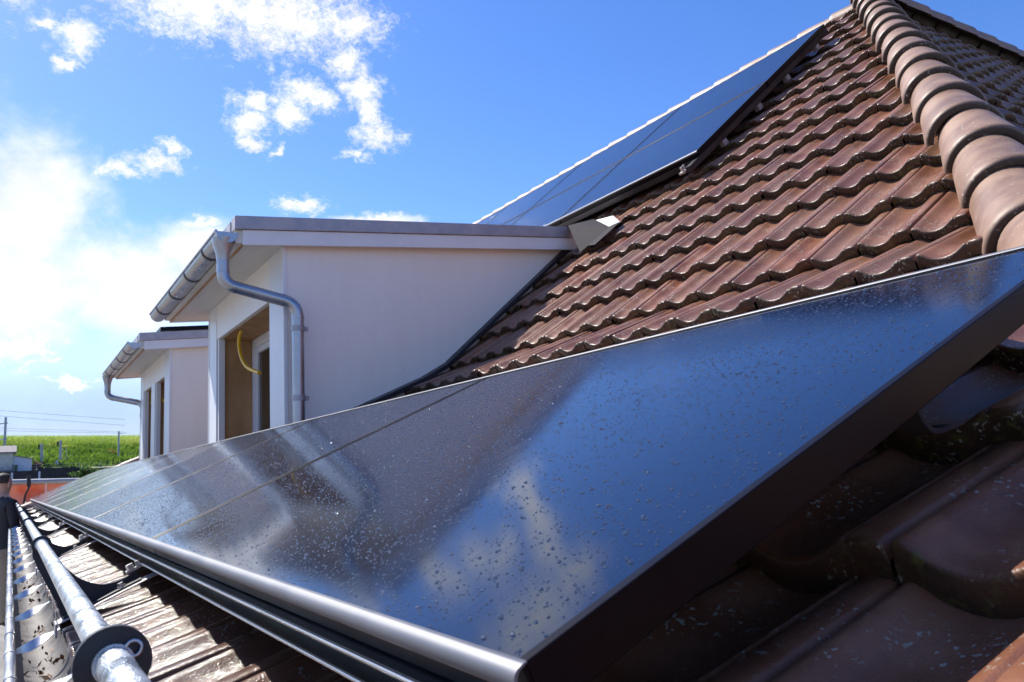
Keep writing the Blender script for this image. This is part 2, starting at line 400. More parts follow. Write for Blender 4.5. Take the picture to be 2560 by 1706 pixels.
# boarding under the tiles and the back slopes
b = MB()
def sheet(pts, n=-.16):
    b.add([Vector(p) + Vector((0, 0, n)) for p in pts], [tuple(range(len(pts)))])
e0 = noses[0][0]; kx = 2.10
def hy(x): return (x - HC) / HK
sheet([(e0, hy(e0) + .02, low_z(e0)), (kx, hy(kx) + .02, low_z(kx)), (kx, Y_END, low_z(kx)), (e0, Y_END, low_z(e0))])
sheet([(kx, hy(kx) + .02, low_z(kx)), (RIDGE_X, hy(RIDGE_X) + .02, RIDGE_Z), (RIDGE_X, Y_END, RIDGE_Z), (kx, Y_END, low_z(kx))])
sheet([(e0, hy(e0), low_z(e0)), (kx, hy(kx), low_z(kx)), (12, hy(kx), low_z(kx)), (12, hy(e0), low_z(e0))])
sheet([(kx, hy(kx), low_z(kx)), (RIDGE_X, hy(RIDGE_X), RIDGE_Z), (12, hy(RIDGE_X), RIDGE_Z), (12, hy(kx), low_z(kx))])
sheet([(RIDGE_X + .01, hy(RIDGE_X) + .03, RIDGE_Z), (10, hy(RIDGE_X) + 3.4, RIDGE_Z - 3.4), (10, Y_END, RIDGE_Z - 3.4), (RIDGE_X + .01, Y_END, RIDGE_Z)])
sheet([(RIDGE_X, hy(RIDGE_X) + .03, RIDGE_Z), (12, hy(RIDGE_X) + .03, RIDGE_Z), (12, hy(RIDGE_X) + 3.4, RIDGE_Z - 3.4), (10, hy(RIDGE_X) + 3.4, RIDGE_Z - 3.4)])
b.build('roof_boarding', M['underlay'], house)
b = MB(); b.box(.25, 11.5, -.3, Y_END - .2, -5.6, -.32)
b.build('wall', M['render'], house)

# ridge and hip tiles: half round, each lapping the next
def ridge_tile(a, d, upv, length, r0, r1, th=.030, span=100):
    """a = nose end, d = direction up the ridge"""
    d = Vector(d).normalized(); upv = Vector(upv); upv = (upv - d * upv.dot(d)).normalized(); sd = d.cross(upv)
    seg = 22; mb = [[], []]; V = []; Q = []; fe = []
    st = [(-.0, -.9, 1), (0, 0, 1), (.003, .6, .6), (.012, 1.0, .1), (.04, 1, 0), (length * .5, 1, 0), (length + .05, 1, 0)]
    for i, (s_, k, f_) in enumerate(st):
        r = r0 + (r1 - r0) * max(s_, 0) / length
        rr = r - th + th * ((k + 1) / 2 if k < 1 else 1)
        if k == 0: rr = r - th * .35
        if k == -.9: rr = r - th
        for j in range(seg + 1):
            an = R(-span + 2 * span * j / seg)
            p = Vector(a) + d * s_ + (sd * math.sin(an) + upv * math.cos(an)) * rr
            V.append(p); fe.append(f_)
    n = seg + 1
    for i in range(len(st) - 1):
        for j in range(seg):
            Q.append((i * n + j, i * n + j + 1, (i + 1) * n + j + 1, (i + 1) * n + j))
    # inner skin
    base = len(V)
    for s_ in (0, length):
        r = r0 + (r1 - r0) * s_ / length - th
        for j in range(seg + 1):
            an = R(-span + 2 * span * j / seg)
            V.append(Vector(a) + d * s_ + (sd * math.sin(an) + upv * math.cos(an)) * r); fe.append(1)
    for j in range(seg): Q.append((base + j, base + n + j, base + n + j + 1, base + j + 1))
    return npmesh('ridge_tile', np.array([tuple(v) for v in V]), Q, True, {'front_edge': ('POINT', fe)})
hd_up = Vector((.245, .170, .2093)); hd_len = hd_up.length
c0 = Vector((2.171 + .057, .736 - .082, 0))
c0.x = HK * c0.y + HC; c0.z = upp_z(c0.x) - .005
n2 = Vector((0, -1.231, 1)).normalized(); n1 = Vector((-TB, 0, 1)).normalized()
hup = (n1 + n2).normalized()
k = -1
while True:
    a = c0 + hd_up * k
    if a.x > RIDGE_X - .05: break
    jit = Vector((rng.normal(0, .003), rng.normal(0, .003), rng.normal(0, .002)))
    link('ridge_tile', ridge_tile(a + jit, hd_up + jit * .5, hup, hd_len, .138, .108), M['ridge'], house)
    k += 1
hd_low = Vector((.294, .294 / HK, .294 * TA)); a0 = c0 + hd_up * -1
for k in range(1, 6):
    a = a0 - hd_low * k
    link('ridge_tile', ridge_tile(a, hd_low, hup, hd_low.length, .134, .112), M['ridge'], house)
# main ridge, running away from the hip; broad ends away from the camera
y = hy(RIDGE_X) - .05
while y < Y_END - .3:
    link('ridge_tile', ridge_tile((RIDGE_X, y + .36, RIDGE_Z - .125), (0, -1, 0), (0, 0, 1), .36, .116, .096, .02), M['ridge'], house)
    y += .36
x = RIDGE_X + .02
while x < 11.4:
    link('ridge_tile', ridge_tile((x + .40, hy(RIDGE_X) - .02, RIDGE_Z - .015), (-1, 0, 0), (0, 0, 1), .40, .128, .112), M['ridge'], house)
    x += .40
# far verge tiles on the lower slope
for k in range(9):
    x = -.12 + k * .30
    if k > 7: break
    link('ridge_tile', ridge_tile((x, Y_END, low_z(x) - .02), (1, 0, TA), (0, 0, 1), .32, .10, .09), M['ridge'], house)

# eaves gutter
GX, GZ, GR = -.207, -.285, .066
b = MB(); poly = []
for i in range(15):
    an = R(180 + 180 * i / 14); poly.append((GX + GR * math.cos(an), GZ + GR * math.sin(an)))
for i in range(14, -1, -1):
    an = R(180 + 180 * i / 14); poly.append((GX + (GR - .002) * math.cos(an), GZ + (GR - .002) * math.sin(an)))
b.prism(poly, -1.6, Y_END + .05, lambda p, q, y_: (p, y_, q), smooth=True)
gutter = b.build('gutter', M['gutter'], house)
b = MB(); b.tube([(GX - GR - .002, -1.6, GZ + .006), (GX - GR - .002, Y_END + .05, GZ + .006)], .0125, 14)
y = -1.3
while y < Y_END:
    b.tube([(GX - GR - .002, y, GZ + .006), (GX - GR - .002, y + .028, GZ + .006)], .0142, 14)
    y += .33
b.build('gutter_bead', M['zinc'], gutter)
def strap(y):
    V = []; Q = []; n = 13
    for i in range(n):
        u = i / (n - 1)
        x = GX - GR + .012 + u * .115; z = GZ + .010 + .055 * u ** 1.4
        tw = R(86) * (1 - min(max((u - .12) / .6, 0), 1)) ; wd = .006 + .011 * math.sin(min(u * 1.5, 1) * math.pi / 2)
        dv = Vector((0, math.cos(tw), math.sin(tw))) * wd
        V += [Vector((x, y, z)) - dv, Vector((x, y, z)) + dv]
    V += [v + Vector((0, 0, .0015)) for v in V]
    m = 2 * n
    for i in range(n - 1):
        Q.append((2 * i, 2 * i + 1, 2 * i + 3, 2 * i + 2)); Q.append((m + 2 * i, m + 2 * i + 2, m + 2 * i + 3, m + 2 * i + 1))
    return npmesh('gutter_strap', np.array([tuple(v) for v in V]), Q)
y = .18
while y < Y_END:
    link('gutter_strap', strap(y), M['bright'], gutter)
    y += .62
# leaf litter in the gutter
V = []; Q = []
for i in range(420):
    y = rng.uniform(0, 8) if i < 700 else rng.uniform(0, 3); s_ = rng.uniform(.004, .014); x = GX + rng.normal(.012, .022)
    cl = math.sin(y * 7.3) + math.sin(y * 3.1 + 1)
    if cl < -.1: continue
    z = GZ - math.sqrt(max(GR ** 2 - (x - GX) ** 2, 1e-5)) * .93 + abs(rng.normal(0, .010)) + .004
    a = Vector(rng.normal(0, 1, 3)).normalized(); bb = a.cross(Vector(rng.normal(0, 1, 3))).normalized()
    k = len(V); p = Vector((x, y, z))
    V += [p + a * s_, p + bb * s_ * .5, p - a * s_, p - bb * s_ * .5]; Q.append((k, k + 1, k + 2, k + 3))
lit = link('leaf_litter', npmesh('leaf_litter', np.array([tuple(v) for v in V]), Q, False), M['litter'])
tag(lit, 'brown dead leaves and dirt lying in the eaves gutter', 'leaf litter', kind='stuff')

# ------------------------------------------------------------------ dormers
def dormer(dy, double):
    y0, y1 = 4.34 + dy, 6.55 + dy
    XF = 1.11
    sof = lambda x: 1.533 + .0875 * (x - .85)
    # side walls: cheek boards that stop on the roof slope
    def cheek(ya, yb, mb):
        pts = [(XF, .20), (1.6, .45), (2.1, .68), (3.30, 1.70), (3.34, sof(3.34) + .02), (XF, sof(XF) + .02)]
        mb.prism(pts, ya, yb, lambda p, q, y_: (p, y_, q))
    mb = MB(); cheek(y0, y0 + .02, mb)
    body = mb.build('dormer', M['white'], house)
    mb = MB(); cheek(y1 - .02, y1, mb); mb.build('cheek_wall', M['white'], body)
    body['label'] = ('nearer white dormer with one wide opening' if not double else 'farther white dormer with two narrow openings')
    P = lambda name, mb_, mm, bev=0.0: mb_.build(name, mm, body, bev)
    # front: header, posts
    top = sof(XF) + .01
    hz = 1.275 if not double else 1.295
    mb = MB()
    ops = [(y0 + .325, y1 - .29)] if not double else [(y0 + .345, y0 + 1.03), (y0 + 1.31, y1 - .23)]
    mb.box(XF - .002, XF + .03, ops[0][0] - .003, ops[-1][1] + .003, hz, top)
    P('header_board', mb, M['white'])
    edges = [y0 + .021] + [v for o in ops for v in o] + [y1 - .021]
    for i in range(0, len(edges), 2):
        mb = MB(); mb.box(XF - .006, XF + .032, edges[i], edges[i + 1], .2, top if i in (0, len(edges) - 2) else hz)
        P('front_post', mb, M['white2'])
    # corner trims
    for yy in (y0 - .006, y1 - .016):
        mb = MB(); mb.box(XF - .010, XF + .014, yy, yy + .022, .2, top - .012); P('corner_trim', mb, M['white2'], .002)
    for a_, b_ in ops:
        # plywood reveal, window frame, glazing
        mb = MB()
        mb.box(XF + .033, 1.385, a_ - .02, a_, .2, hz + .02); mb.box(XF + .033, 1.385, b_ - .012, b_ + .01, .2, hz + .02)
        mb.box(XF + .033, 1.385, a_, b_ - .012, hz, hz + .02); P('window_reveal', mb, M['ply'])
        mb = MB(); mb.box(XF + .004, XF + .05, b_ - .052, b_ - .014, .2, hz - .002); P('jamb_strip', mb, M['white2'])
        fx = 1.387; ya, yb = a_ + .0, b_ - .012
        mb = MB(); fw = .075
        mb.box(fx, fx + .06, ya, ya + fw, .2, hz); mb.box(fx, fx + .06, yb - fw, yb, .2, hz)
        mb.box(fx, fx + .06, ya + fw, yb - fw, hz - fw, hz)
        mb.box(fx + .012, fx + .055, ya + fw, ya + fw + .05, .2, hz - fw); mb.box(fx + .012, fx + .055, yb - fw - .05, yb - fw, .2, hz - fw)
        mb.box(fx + .012, fx + .055, ya + fw + .05, yb - fw - .05, hz - fw - .05, hz - fw)
        ym = (ya + yb) / 2
        if not double:
            mb.box(fx + .010, fx + .057, ym - .05, ym + .05, .2, hz - fw - .05)
        P('window_frame', mb, M['white2'], .004)
        mb = MB(); mb.box(fx + .03, fx + .04, ya + fw, yb - fw, .2, hz - fw); P('window_pane', mb, M['glazing'])
    # inner blocking so the roof void is closed
    mb = MB(); mb.box(1.46, 1.48, y0 + .03, y1 - .03, .25, 1.5); P('inner_lining', mb, M['ply'])
    # eaves: soffit, side boards, cover flashing, roof sheet
    yn, yf = y0 - .08, y1 + .35
    def slab(xa, xb, ya, yb, lo, hi, mb):
        mb.hexa([(xa, ya, lo(xa)), (xb, ya, lo(xb)), (xb, yb, lo(xb)), (xa, yb, lo(xa)), (xa, ya, hi(xa)), (xb, ya, hi(xb)), (xb, yb, hi(xb)), (xa, yb, hi(xa))])
    mb = MB(); slab(.856, 3.40, yn + .022, yf - .022, lambda x: sof(x) + .002, lambda x: sof(x) + .018, mb); P('soffit', mb, M['soffit'])
    mb = MB(); slab(.842, .856, yn + .02, yf - .02, lambda x: sof(x) - .008, lambda x: sof(x) + .018, mb); P('soffit_edge', mb, M['ply'])
    for ya, yb in ((yn, yn + .02), (yf - .02, yf)):
        mb = MB(); slab(.84, 3.385, ya, yb, lambda x: sof(x) - .014, lambda x: sof(x) + .078, mb); P('fascia_board', mb, M['white2'], .002)
    mb = MB(); slab(.80, .842, yn + .02, yf - .02, lambda x: sof(.85) - .0, lambda x: sof(.85) + .10, mb); P('front_fascia', mb, M['soffit'])
    cz = lambda x: sof(x) + .163
    for ya, yb in ((yn - .014, yn + .085), (yf - .085, yf + .014)):
        mb = MB(); slab(.79, 3.29, ya, yb, lambda x: sof(x) + .08, cz, mb); P('cover_flashing', mb, M['zinc_light'], .003)
    mb = MB(); slab(.785, 3.50, yn + .087, yf - .087, lambda x: sof(x) + .02, lambda x: sof(x) + .150, mb); P('roof_sheet', mb, M['zinc_light'])
    # flashing where the cover meets the slope
    mb = MB(); q = lambda v: (v[0], v[1] + dy, v[2])
    A_, B_, C_ = Vector(q((3.262, 4.243, 1.918))), Vector(q((3.036, 3.823, 1.574))), Vector(q((3.256, 3.749, 1.764)))
    D_ = Vector(q((3.50, 4.22, 1.99)))
    nn = Vector((.002, .003, -.002))
    mb.add([A_, B_, C_, D_, A_ + nn, B_ + nn, C_ + nn, D_ + nn], [(0, 1, 2), (0, 2, 3), (4, 6, 5), (4, 7, 6), (0, 4, 5, 1), (1, 5, 6, 2), (2, 6, 7, 3)])
    P('end_flashing', mb, M['dull'])  # sheet tilts to the sun; its shade is put into the dark colour
    mb = MB()
    mb.add([q(v) for v in ((3.434, 4.18, 1.918), (3.429, 3.905, 1.914), (3.262, 3.645, 1.772), (3.256, 3.749, 1.767), (3.50, 4.20, 1.975))], [(0, 1, 2, 3), (0, 4, 1)])
    P('valley_flashing', mb, M['lead'])
    mb = MB(); mb.add([q(v) for v in ((3.256, 3.749, 1.763), (3.262, 3.645, 1.768), (3.055, 3.681, 1.592), (3.10, 3.83, 1.63))], [(0, 1, 2, 3)])
    P('valley_flashing', mb, M['dull'])
    mb = MB()
    F_ = [(.55, low_z(.55) + .013), (2.02, low_z(2.02) + .014), (2.20, upp_z(2.20) + .012), (3.30, upp_z(3.30) + .012)]
    for i in range(3):
        (xa, za), (xb, zb) = F_[i], F_[i + 1]
        mb.hexa([(xa, y0 - .055, za - .03), (xb, y0 - .055, zb - .03), (xb, y0, zb - .03), (xa, y0, za - .03), (xa, y0 - .055, za), (xb, y0 - .055, zb), (xb, y0 - .001, zb + .012), (xa, y0 - .001, za + .012)])
    P('wall_flashing', mb, M['slate'])
    # gutter with brackets
    gx, gz, gr = .752, sof(.85) + .057, .064
    ya, yb = yn + .012, yf + .02
    mb = MB(); pl = [(gx + gr * math.cos(R(180 + 15 * i)), gz + gr * math.sin(R(180 + 15 * i))) for i in range(13)]
    pl += [(gx + (gr - .003) * math.cos(R(360 - 15 * i)), gz + (gr - .003) * math.sin(R(360 - 15 * i))) for i in range(13)]
    mb.prism(pl, ya, yb, lambda p, q, y_: (p, y_, q), smooth=True)
    half = [(gx + gr * math.cos(R(180 + 15 * i)), gz + gr * math.sin(R(180 + 15 * i))) for i in range(13)]
    mb.prism(half, ya - .004, ya, lambda p, q, y_: (p, y_, q)); mb.prism(half, yb, yb + .004, lambda p, q, y_: (p, y_, q))
    mb.tube([(gx - gr, ya, gz + .002), (gx - gr, yb, gz + .002)], .009, 10)
    g = P('gutter', mb, M['zinc'])
    for i in range(4):
        yy = ya + .42 + i * .62
        mb = MB(); pl = [(gx + (gr + .005) * math.cos(R(180 + 15 * i_)), gz + (gr + .005) * math.sin(R(180 + 15 * i_))) for i_ in range(13)]
        pl += [(gx + (gr + .0005) * math.cos(R(360 - 15 * i_)), gz + (gr + .0005) * math.sin(R(360 - 15 * i_))) for i_ in range(13)]
        mb.prism(pl, yy, yy + .028, lambda p, q, y_: (p, y_, q), smooth=True); P('gutter_bracket', mb, M['rail'])
    # downpipe: funnel, swan neck, pipe
    if not double: yp, ywall = ya + .055, y0 - .09
    else: yp, ywall = yb - .075, y1 + .06
    fx_ = gx - .012
    mb = MB()
    mb.tube([(fx_, yp, gz - .030), (fx_, yp, gz - .075), (fx_, yp, gz - .12), (fx_, yp, gz - .165)], [.066, .058, .043, .0385], 18)
    def curve(pts, n=7):
        pts = [Vector(p) for p in pts]; o = [pts[0]]
        for i in range(1, len(pts) - 1):
            a_, b_, c_ = pts[i - 1], pts[i], pts[i + 1]
            rr = min(.085, (b_ - a_).length * .48, (c_ - b_).length * .48)
            s_, e_ = b_ + (a_ - b_).normalized() * rr, b_ + (c_ - b_).normalized() * rr
            for j in range(n + 1):
                u = j / n; o.append(s_ * (1 - u) ** 2 + b_ * 2 * u * (1 - u) + e_ * u * u)
        o.append(pts[-1]); return o
    if not double:
        path = [(fx_, yp, gz - .15), (fx_, yp, 1.285), (1.162, ywall, 1.172), (1.162, ywall, .25)]
    else:
        path = [(fx_, yp, gz - .15), (fx_, yp, 1.285), (1.14, ywall, 1.172), (1.14, ywall, .25)]
    mb.tube(curve(path), .037, 18)
    c_ = curve(path)
    for q in (1, 8, 9, 16):
        if q < len(c_) - 1:
            a_ = c_[q]; d_ = (c_[min(q + 1, len(c_) - 1)] - c_[q - 1]).normalized(); mb.tube([a_ - d_ * .006, a_ + d_ * .006], .0395, 18)
    P('downpipe', mb, M['zinc'])
    for zc in (1.02, .595):
        mb = MB(); xx, yy = path[-1][0], path[-1][1]
        mb.tube([(xx, yy, zc - .016), (xx, yy, zc + .016)], .0415, 18)
        mb.box(xx + .035, xx + .062, yy - .012, yy + .012, zc - .013, zc + .013)
        mb.tube([(xx + .05, yy - .02, zc), (xx + .05, yy + .02, zc)], .006, 8)
        P('pipe_clamp', mb, M['zinc_light'])
    if not double:   # screw heads on the cheek
        for xx, zz in ((1.35, 1.49), (1.9, 1.40), (2.55, 1.35), (1.35, 1.0), (2.25, .98), (1.9, .80), (1.35, .6), (1.65, .72), (3.0, 1.62)):
            mb = MB(); mb.tube([(xx, y0 + .001, zz), (xx, y0 - .003, zz)], .006, 8); P('screw_head', mb, M['white2'])
    return body
dormer(0, False)
dormer(4.19, True)

# yellow conduits hanging in the openings
def smooth_path(pts, n=10):
    pts = [Vector(p) for p in pts]; o = []
    for i in range(len(pts) - 1):
        p0, p1, p2, p3 = pts[max(i - 1, 0)], pts[i], pts[i + 1], pts[min(i + 2, len(pts) - 1)]
        for j in range(n):
            u = j / n
            o.append(.5 * ((2 * p1) + (p2 - p0) * u + (2 * p0 - 5 * p1 + 4 * p2 - p3) * u * u + (3 * p1 - p0 - 3 * p2 + p3) * u ** 3))
    o.append(pts[-1]); return o
for pts, lb in (([(1.2, 5.55, 1.36), (1.2, 5.66, 1.33), (1.2, 5.88, 1.24), (1.2, 5.86, 1.11), (1.2, 5.66, .975), (1.2, 5.29, .88)], 'yellow conduit hanging in the wide opening of the nearer dormer'),
                ([(1.19, 9.46, 1.36), (1.19, 9.57, 1.34), (1.19, 9.70, 1.25), (1.19, 9.62, 1.14), (1.19, 9.45, 1.07)], 'yellow conduit in the right hand opening of the farther dormer'),
                ([(1.19, 10.40, 1.38), (1.19, 10.47, 1.34), (1.19, 10.50, 1.25), (1.19, 10.48, 1.17), (1.19, 10.38, 1.12)], 'yellow conduit in the left hand opening of the farther dormer')):
    mb = MB(); mb.tube(smooth_path(pts), .0145, 10)
    o = mb.build('conduit', M['yellow']); tag(o, lb, 'conduit', 'yellow conduits hanging in the dormer openings')

# ------------------------------------------------------------------ solar panels
def plane_frame(kind):
    if kind == 'low': return Vector((0, 0, 0)), Vector((CA, 0, SA)), Vector((-SA, 0, CA))
    if kind == 'upp':
        n = Vector((-SB, 0, CB)); return Vector((3.616, 0, 2.187)), Vector((CB, 0, SB)), n
    s = math.atan(.0875); u = Vector((math.cos(s), 0, math.sin(s))); n = Vector((-u.z, 0, u.x)); return None, u, n
YV = Vector((0, 1, 0))
def solar_panel(O, U, N, y0, Wd, Hs, label, group, drops=0, fine=0.0, cat='solar panel', lip0=.011):
    root = empty('solar_panel', O + YV * y0)
    tag(root, label, cat, group)
    def f(s, y, n): return O + U * s + YV * y + N * n
    lip = .011
    mb = MB()
    for (sa, sb, ya, yb) in ((0, lip0, y0, y0 + Wd), (Hs - lip, Hs, y0, y0 + Wd), (lip0, Hs - lip, y0, y0 + lip), (lip0, Hs - lip, y0 + Wd - lip, y0 + Wd)):
        mb.hexa([f(sa, ya, -.040), f(sb, ya, -.040), f(sb, yb, -.040), f(sa, yb, -.040), f(sa, ya, .0012), f(sb, ya, .0012), f(sb, yb, .0012), f(sa, yb, .0012)])
    mb.build('frame', M['frame'], root, .0012, 2)
    # glass, with object space lying in the panel
    me = bpy.data.meshes.new('glass')
    gv = [(a_, b_, c_) for c_ in (0, -.006) for a_, b_ in ((lip0, lip), (Hs - lip, lip), (Hs - lip, Wd - lip), (lip0, Wd - lip))]
    me.from_pydata(gv, [], [(0, 1, 2, 3), (7, 6, 5, 4), (0, 4, 5, 1), (1, 5, 6, 2), (2, 6, 7, 3), (3, 7, 4, 0)])
    a = me.attributes.new('fine_drops', 'FLOAT', 'POINT'); a.data.foreach_set('value', [fine] * 8)
    g = link('glass', me, M['glass'], root, False)
    g.matrix_local = Matrix((U, YV, N)).transposed().to_4x4()
    if drops:
        V = []; Q = []; T = []
        n = drops
        s_ = rng.uniform(lip0 + .004, Hs - lip - .004, n); y_ = rng.uniform(lip + .004, Wd - lip - .004, n)
        cl = np.sin(s_ * 9 + 2 * np.sin(y_ * 5)) + np.sin(y_ * 13 + s_ * 4) * .6
        r_ = np.exp(rng.normal(math.log(.00086), .42, n)); r_ = np.clip(r_, .0004, .0024)
        keep = rng.random(n) < (.80 + .14 * cl)
        s_, y_, r_ = s_[keep], y_[keep], r_[keep]; n = len(s_)
        sg = 7; an = np.arange(sg) * 2 * math.pi / sg
        rings = [(1.0, .0), (.93, .30), (.62, .58)]
        ecc = rng.uniform(.88, 1.14, n)
        base = np.arange(n) * (3 * sg + 1)
        VV = np.zeros((n, 3 * sg + 1, 3))
        for i, (rr, hh) in enumerate(rings):
            VV[:, i * sg:(i + 1) * sg, 0] = s_[:, None] + r_[:, None] * rr * np.cos(an)[None] * ecc[:, None]
            VV[:, i * sg:(i + 1) * sg, 1] = y_[:, None] + r_[:, None] * rr * np.sin(an)[None] / ecc[:, None]
            VV[:, i * sg:(i + 1) * sg, 2] = r_[:, None] * hh + .0001
        VV[:, -1, 0] = s_; VV[:, -1, 1] = y_; VV[:, -1, 2] = r_ * .70
        q = []; tr = []
        for i in range(2):
            for j in range(sg): q.append((i * sg + j, i * sg + (j + 1) % sg, (i + 1) * sg + (j + 1) % sg, (i + 1) * sg + j))
        for j in range(sg): tr.append((2 * sg + j, 2 * sg + (j + 1) % sg, 3 * sg))
        q = np.array(q); tr = np.array(tr)
        dm = npmesh('water_drops', VV.reshape(-1, 3), (q[None] + base[:, None, None]).reshape(-1, 4), True, None, (tr[None] + base[:, None, None]).reshape(-1, 3))
        do = link('water_drops', dm, M['water'], root, False); do['kind'] = 'stuff'
        do.matrix_local = Matrix((U, YV, N)).transposed().to_4x4()
    return root
O1, U1, N1 = plane_frame('low'); HS = 1.0484; PW = 1.67; WD = 1.655
ordn = ['nearest', 'second', 'third', 'fourth', 'fifth', 'sixth', 'seventh', 'eighth', 'farthest']
for i in range(9):
    lb = ('nearest dark blue solar panel of the eaves row, big water drops on its glass' if i == 0 else
          'farthest solar panel of the long eaves row, beside the orange net' if i == 8 else
          f'{ordn[i]} solar panel from the camera in the eaves row')
    solar_panel(O1, U1, N1, i * PW, WD, HS, lb, 'solar panels along the eaves', [23000, 19000, 12000, 0, 0, 0, 0, 0, 0][i], [.0, .25, .5, 1, 1, 1, 1, 1, 1][i], lip0=.0035)
# trims along both edges of the row
def fl(s, y, n): return O1 + U1 * s + YV * y + N1 * n
Y1 = 9 * PW - .015
mb = MB()
pr_ = [(.0030, .0030), (-.001, .0028), (-.006, .0018), (-.0095, -.0005), (-.0115, -.0042), (-.0118, -.0085), (-.0112, -.0115), (-.0098, -.0115), (-.0098, -.007), (-.0075, -.0025), (-.004, .0002), (.0030, .0018)]
mb.prism(pr_, -.003, Y1, lambda p, q, y: tuple(fl(p, y, q)), smooth=True)
o = mb.build('edge_trim', M['trim']); tag(o, 'rounded silvery edge trim along the bottom of the eaves solar row', 'edge trim')
mb = MB(); pr_ = [(HS - .008, .0030), (HS + .008, .0030), (HS + .026, -.004), (HS + .030, -.012), (HS + .027, -.014), (HS + .022, -.008), (HS + .003, .0002), (HS - .008, .0018)]
mb.prism(pr_, -.003, Y1, lambda p, q, y: tuple(fl(p, y, q)), smooth=True)
o = mb.build('edge_trim', M['trim']); tag(o, 'thin silvery edge trim along the top of the eaves solar row', 'edge trim')
def rail(s0, lb, clamps=False):
    root = empty('mounting_rail', fl(s0, 0, -.06)); tag(root, lb, 'mounting rail', 'rails under the eaves solar row')
    mb = MB()
    pr = [(-.018, -.0425), (.02, -.0425), (.02, -.082), (-.018, -.082), (-.018, -.078), (.0, -.078), (.0, -.0475), (-.018, -.0475)]
    mb.prism([(s0 + p, q) for p, q in pr], -.012, Y1, lambda p, q, y: tuple(fl(p, y, q))); mb.build('channel', M['rail'], root, .001)
    for n_ in (-.0450, -.0800):
        mb = MB(); mb.tube([fl(s0 - .019, -.012, n_), fl(s0 - .019, Y1, n_)], .0026, 8); mb.build('bright_lip', M['bright'], root)
    return root
r1 = rail(.006, 'dark mounting rail with two bright lips below the lower edge of the eaves solar row')
r2 = rail(HS - .06, 'dark mounting rail hidden under the upper edge of the eaves solar row')
BY = [.27, 1.95, 3.70, 5.45, 7.2, 8.95, 10.7, 12.45, 14.2]
for y in BY:
    mb = MB(); c = fl(-.018, y + .02, -.079)
    for dx_, sz in ((-.022, .010), (.0, .008)):
        p = c + U1 * dx_
        mb.tube([p - N1 * .004, p + N1 * .010], sz, 6, smooth=False)
    mb.hexa([c + U1 * a + YV * bb + N1 * cc for a, bb, cc in ((-.036, -.012, -.010), (.012, -.012, -.010), (.012, .012, -.010), (-.036, .012, -.010), (-.036, -.012, -.004), (.012, -.012, -.004), (.012, .012, -.004), (-.036, .012, -.004))])
    mb.build('rail_clamp', M['bright'], r1)
# roof hook under the near edge
def hook(path, wd, lb, mm='zinc_light'):
    mb = MB(); P_ = smooth_path(path, 6); n = len(P_); vs = []
    for i, p in enumerate(P_):
        tg = (P_[min(i + 1, n - 1)] - P_[max(i - 1, 0)]).normalized(); nn = tg.cross(YV).normalized() * .003
        vs += [p - YV * wd - nn, p + YV * wd - nn, p + YV * wd + nn, p - YV * wd + nn]
    fs = [(4 * i + a, 4 * i + (a + 1) % 4, 4 * i + 4 + (a + 1) % 4, 4 * i + 4 + a) for i in range(n - 1) for a in range(4)] + [(3, 2, 1, 0), (4 * n - 4, 4 * n - 3, 4 * n - 2, 4 * n - 1)]
    mb.add(vs, fs); o = mb.build('roof_hook', M[mm]); tag(o, lb, 'roof hook', 'roof hooks carrying the solar panels'); return o
for y, lb in ((.061, 'curved metal roof hook under the near edge of the nearest solar panel'),):
    x = .70
    hook([fl(.70, y, -.0445), fl(.61, y, -.0455), fl(.589, y, -.055), fl(.588, y, -.075), fl(.598, y, -.094), fl(.614, y, -.102), fl(.634, y, -.106)], .016, lb, 'dull')

# upper array on the main slope
O2, U2, N2 = plane_frame('upp')
H2 = 1.045
for r in range(2):
    for i in range(6):
        pos = ('nearest the hip' if i == 0 else f'{ordn[i]} from the hip' if i < 5 else 'farthest from the hip')
        solar_panel(O2 + U2 * (r * (H2 + .018)), U2, N2, 3.20 + i * 1.645, 1.632, H2, f'blue solar panel in the {"upper" if r else "lower"} row of the high array, {pos}', 'solar panels high on the main slope', 0, .6)
def fu(s, y, n): return O2 + U2 * s + YV * y + N2 * n
Y2e = 3.2 + 6 * 1.645
mb = MB(); mb.prism([(.006, .003), (-.008, .002), (-.013, -.008), (-.010, -.012), (-.004, -.003)], 3.197, Y2e, lambda p, q, y: tuple(fu(p, y, q)), smooth=True)
o = mb.build('edge_trim', M['trim']); tag(o, 'bright edge trim along the bottom of the high solar array', 'edge trim')
mb = MB(); mb.prism([(-.01, -.043), (.03, -.043), (.03, -.083), (-.01, -.083)], 3.21, Y2e, lambda p, q, y: tuple(fu(p, y, q)))
o = mb.build('mounting_rail', M['rail']); tag(o, 'dark mounting rail along the bottom of the high solar array', 'mounting rail', 'rails under the high solar array')
root = empty('mounting_rail', fu(-.2, 3.24, -.06)); tag(root, 'brownish sloping rail under the near side of the high solar array', 'mounting rail', 'rails under the high solar array')
mb = MB(); mb.prism([(3.205, -.0425), (3.255, -.0425), (3.255, -.0835), (3.205, -.0835)], -.13, 2.12, lambda p, q, s_: tuple(fu(s_, p, q)))
mb.build('channel', M['rail'], root, .002)
for s_ in (.28, .82, 1.30, 1.85):
    mb = MB(); mb.hexa([fu(a, bb, c) for a, bb, c in ((s_, 3.20, -.125), (s_ + .05, 3.20, -.125), (s_ + .05, 3.24, -.125), (s_, 3.24, -.125), (s_, 3.20, -.084), (s_ + .05, 3.20, -.084), (s_ + .05, 3.24, -.084), (s_, 3.24, -.084))])
    mb.build('rail_foot', M['zinc_light'], root)
mb = MB()
for dq in (0, .03):
    mb.tube([fu(-.11 + dq, 3.30, -.06), fu(-.11 + dq, 3.30, -.03)], .011, 6, smooth=False)
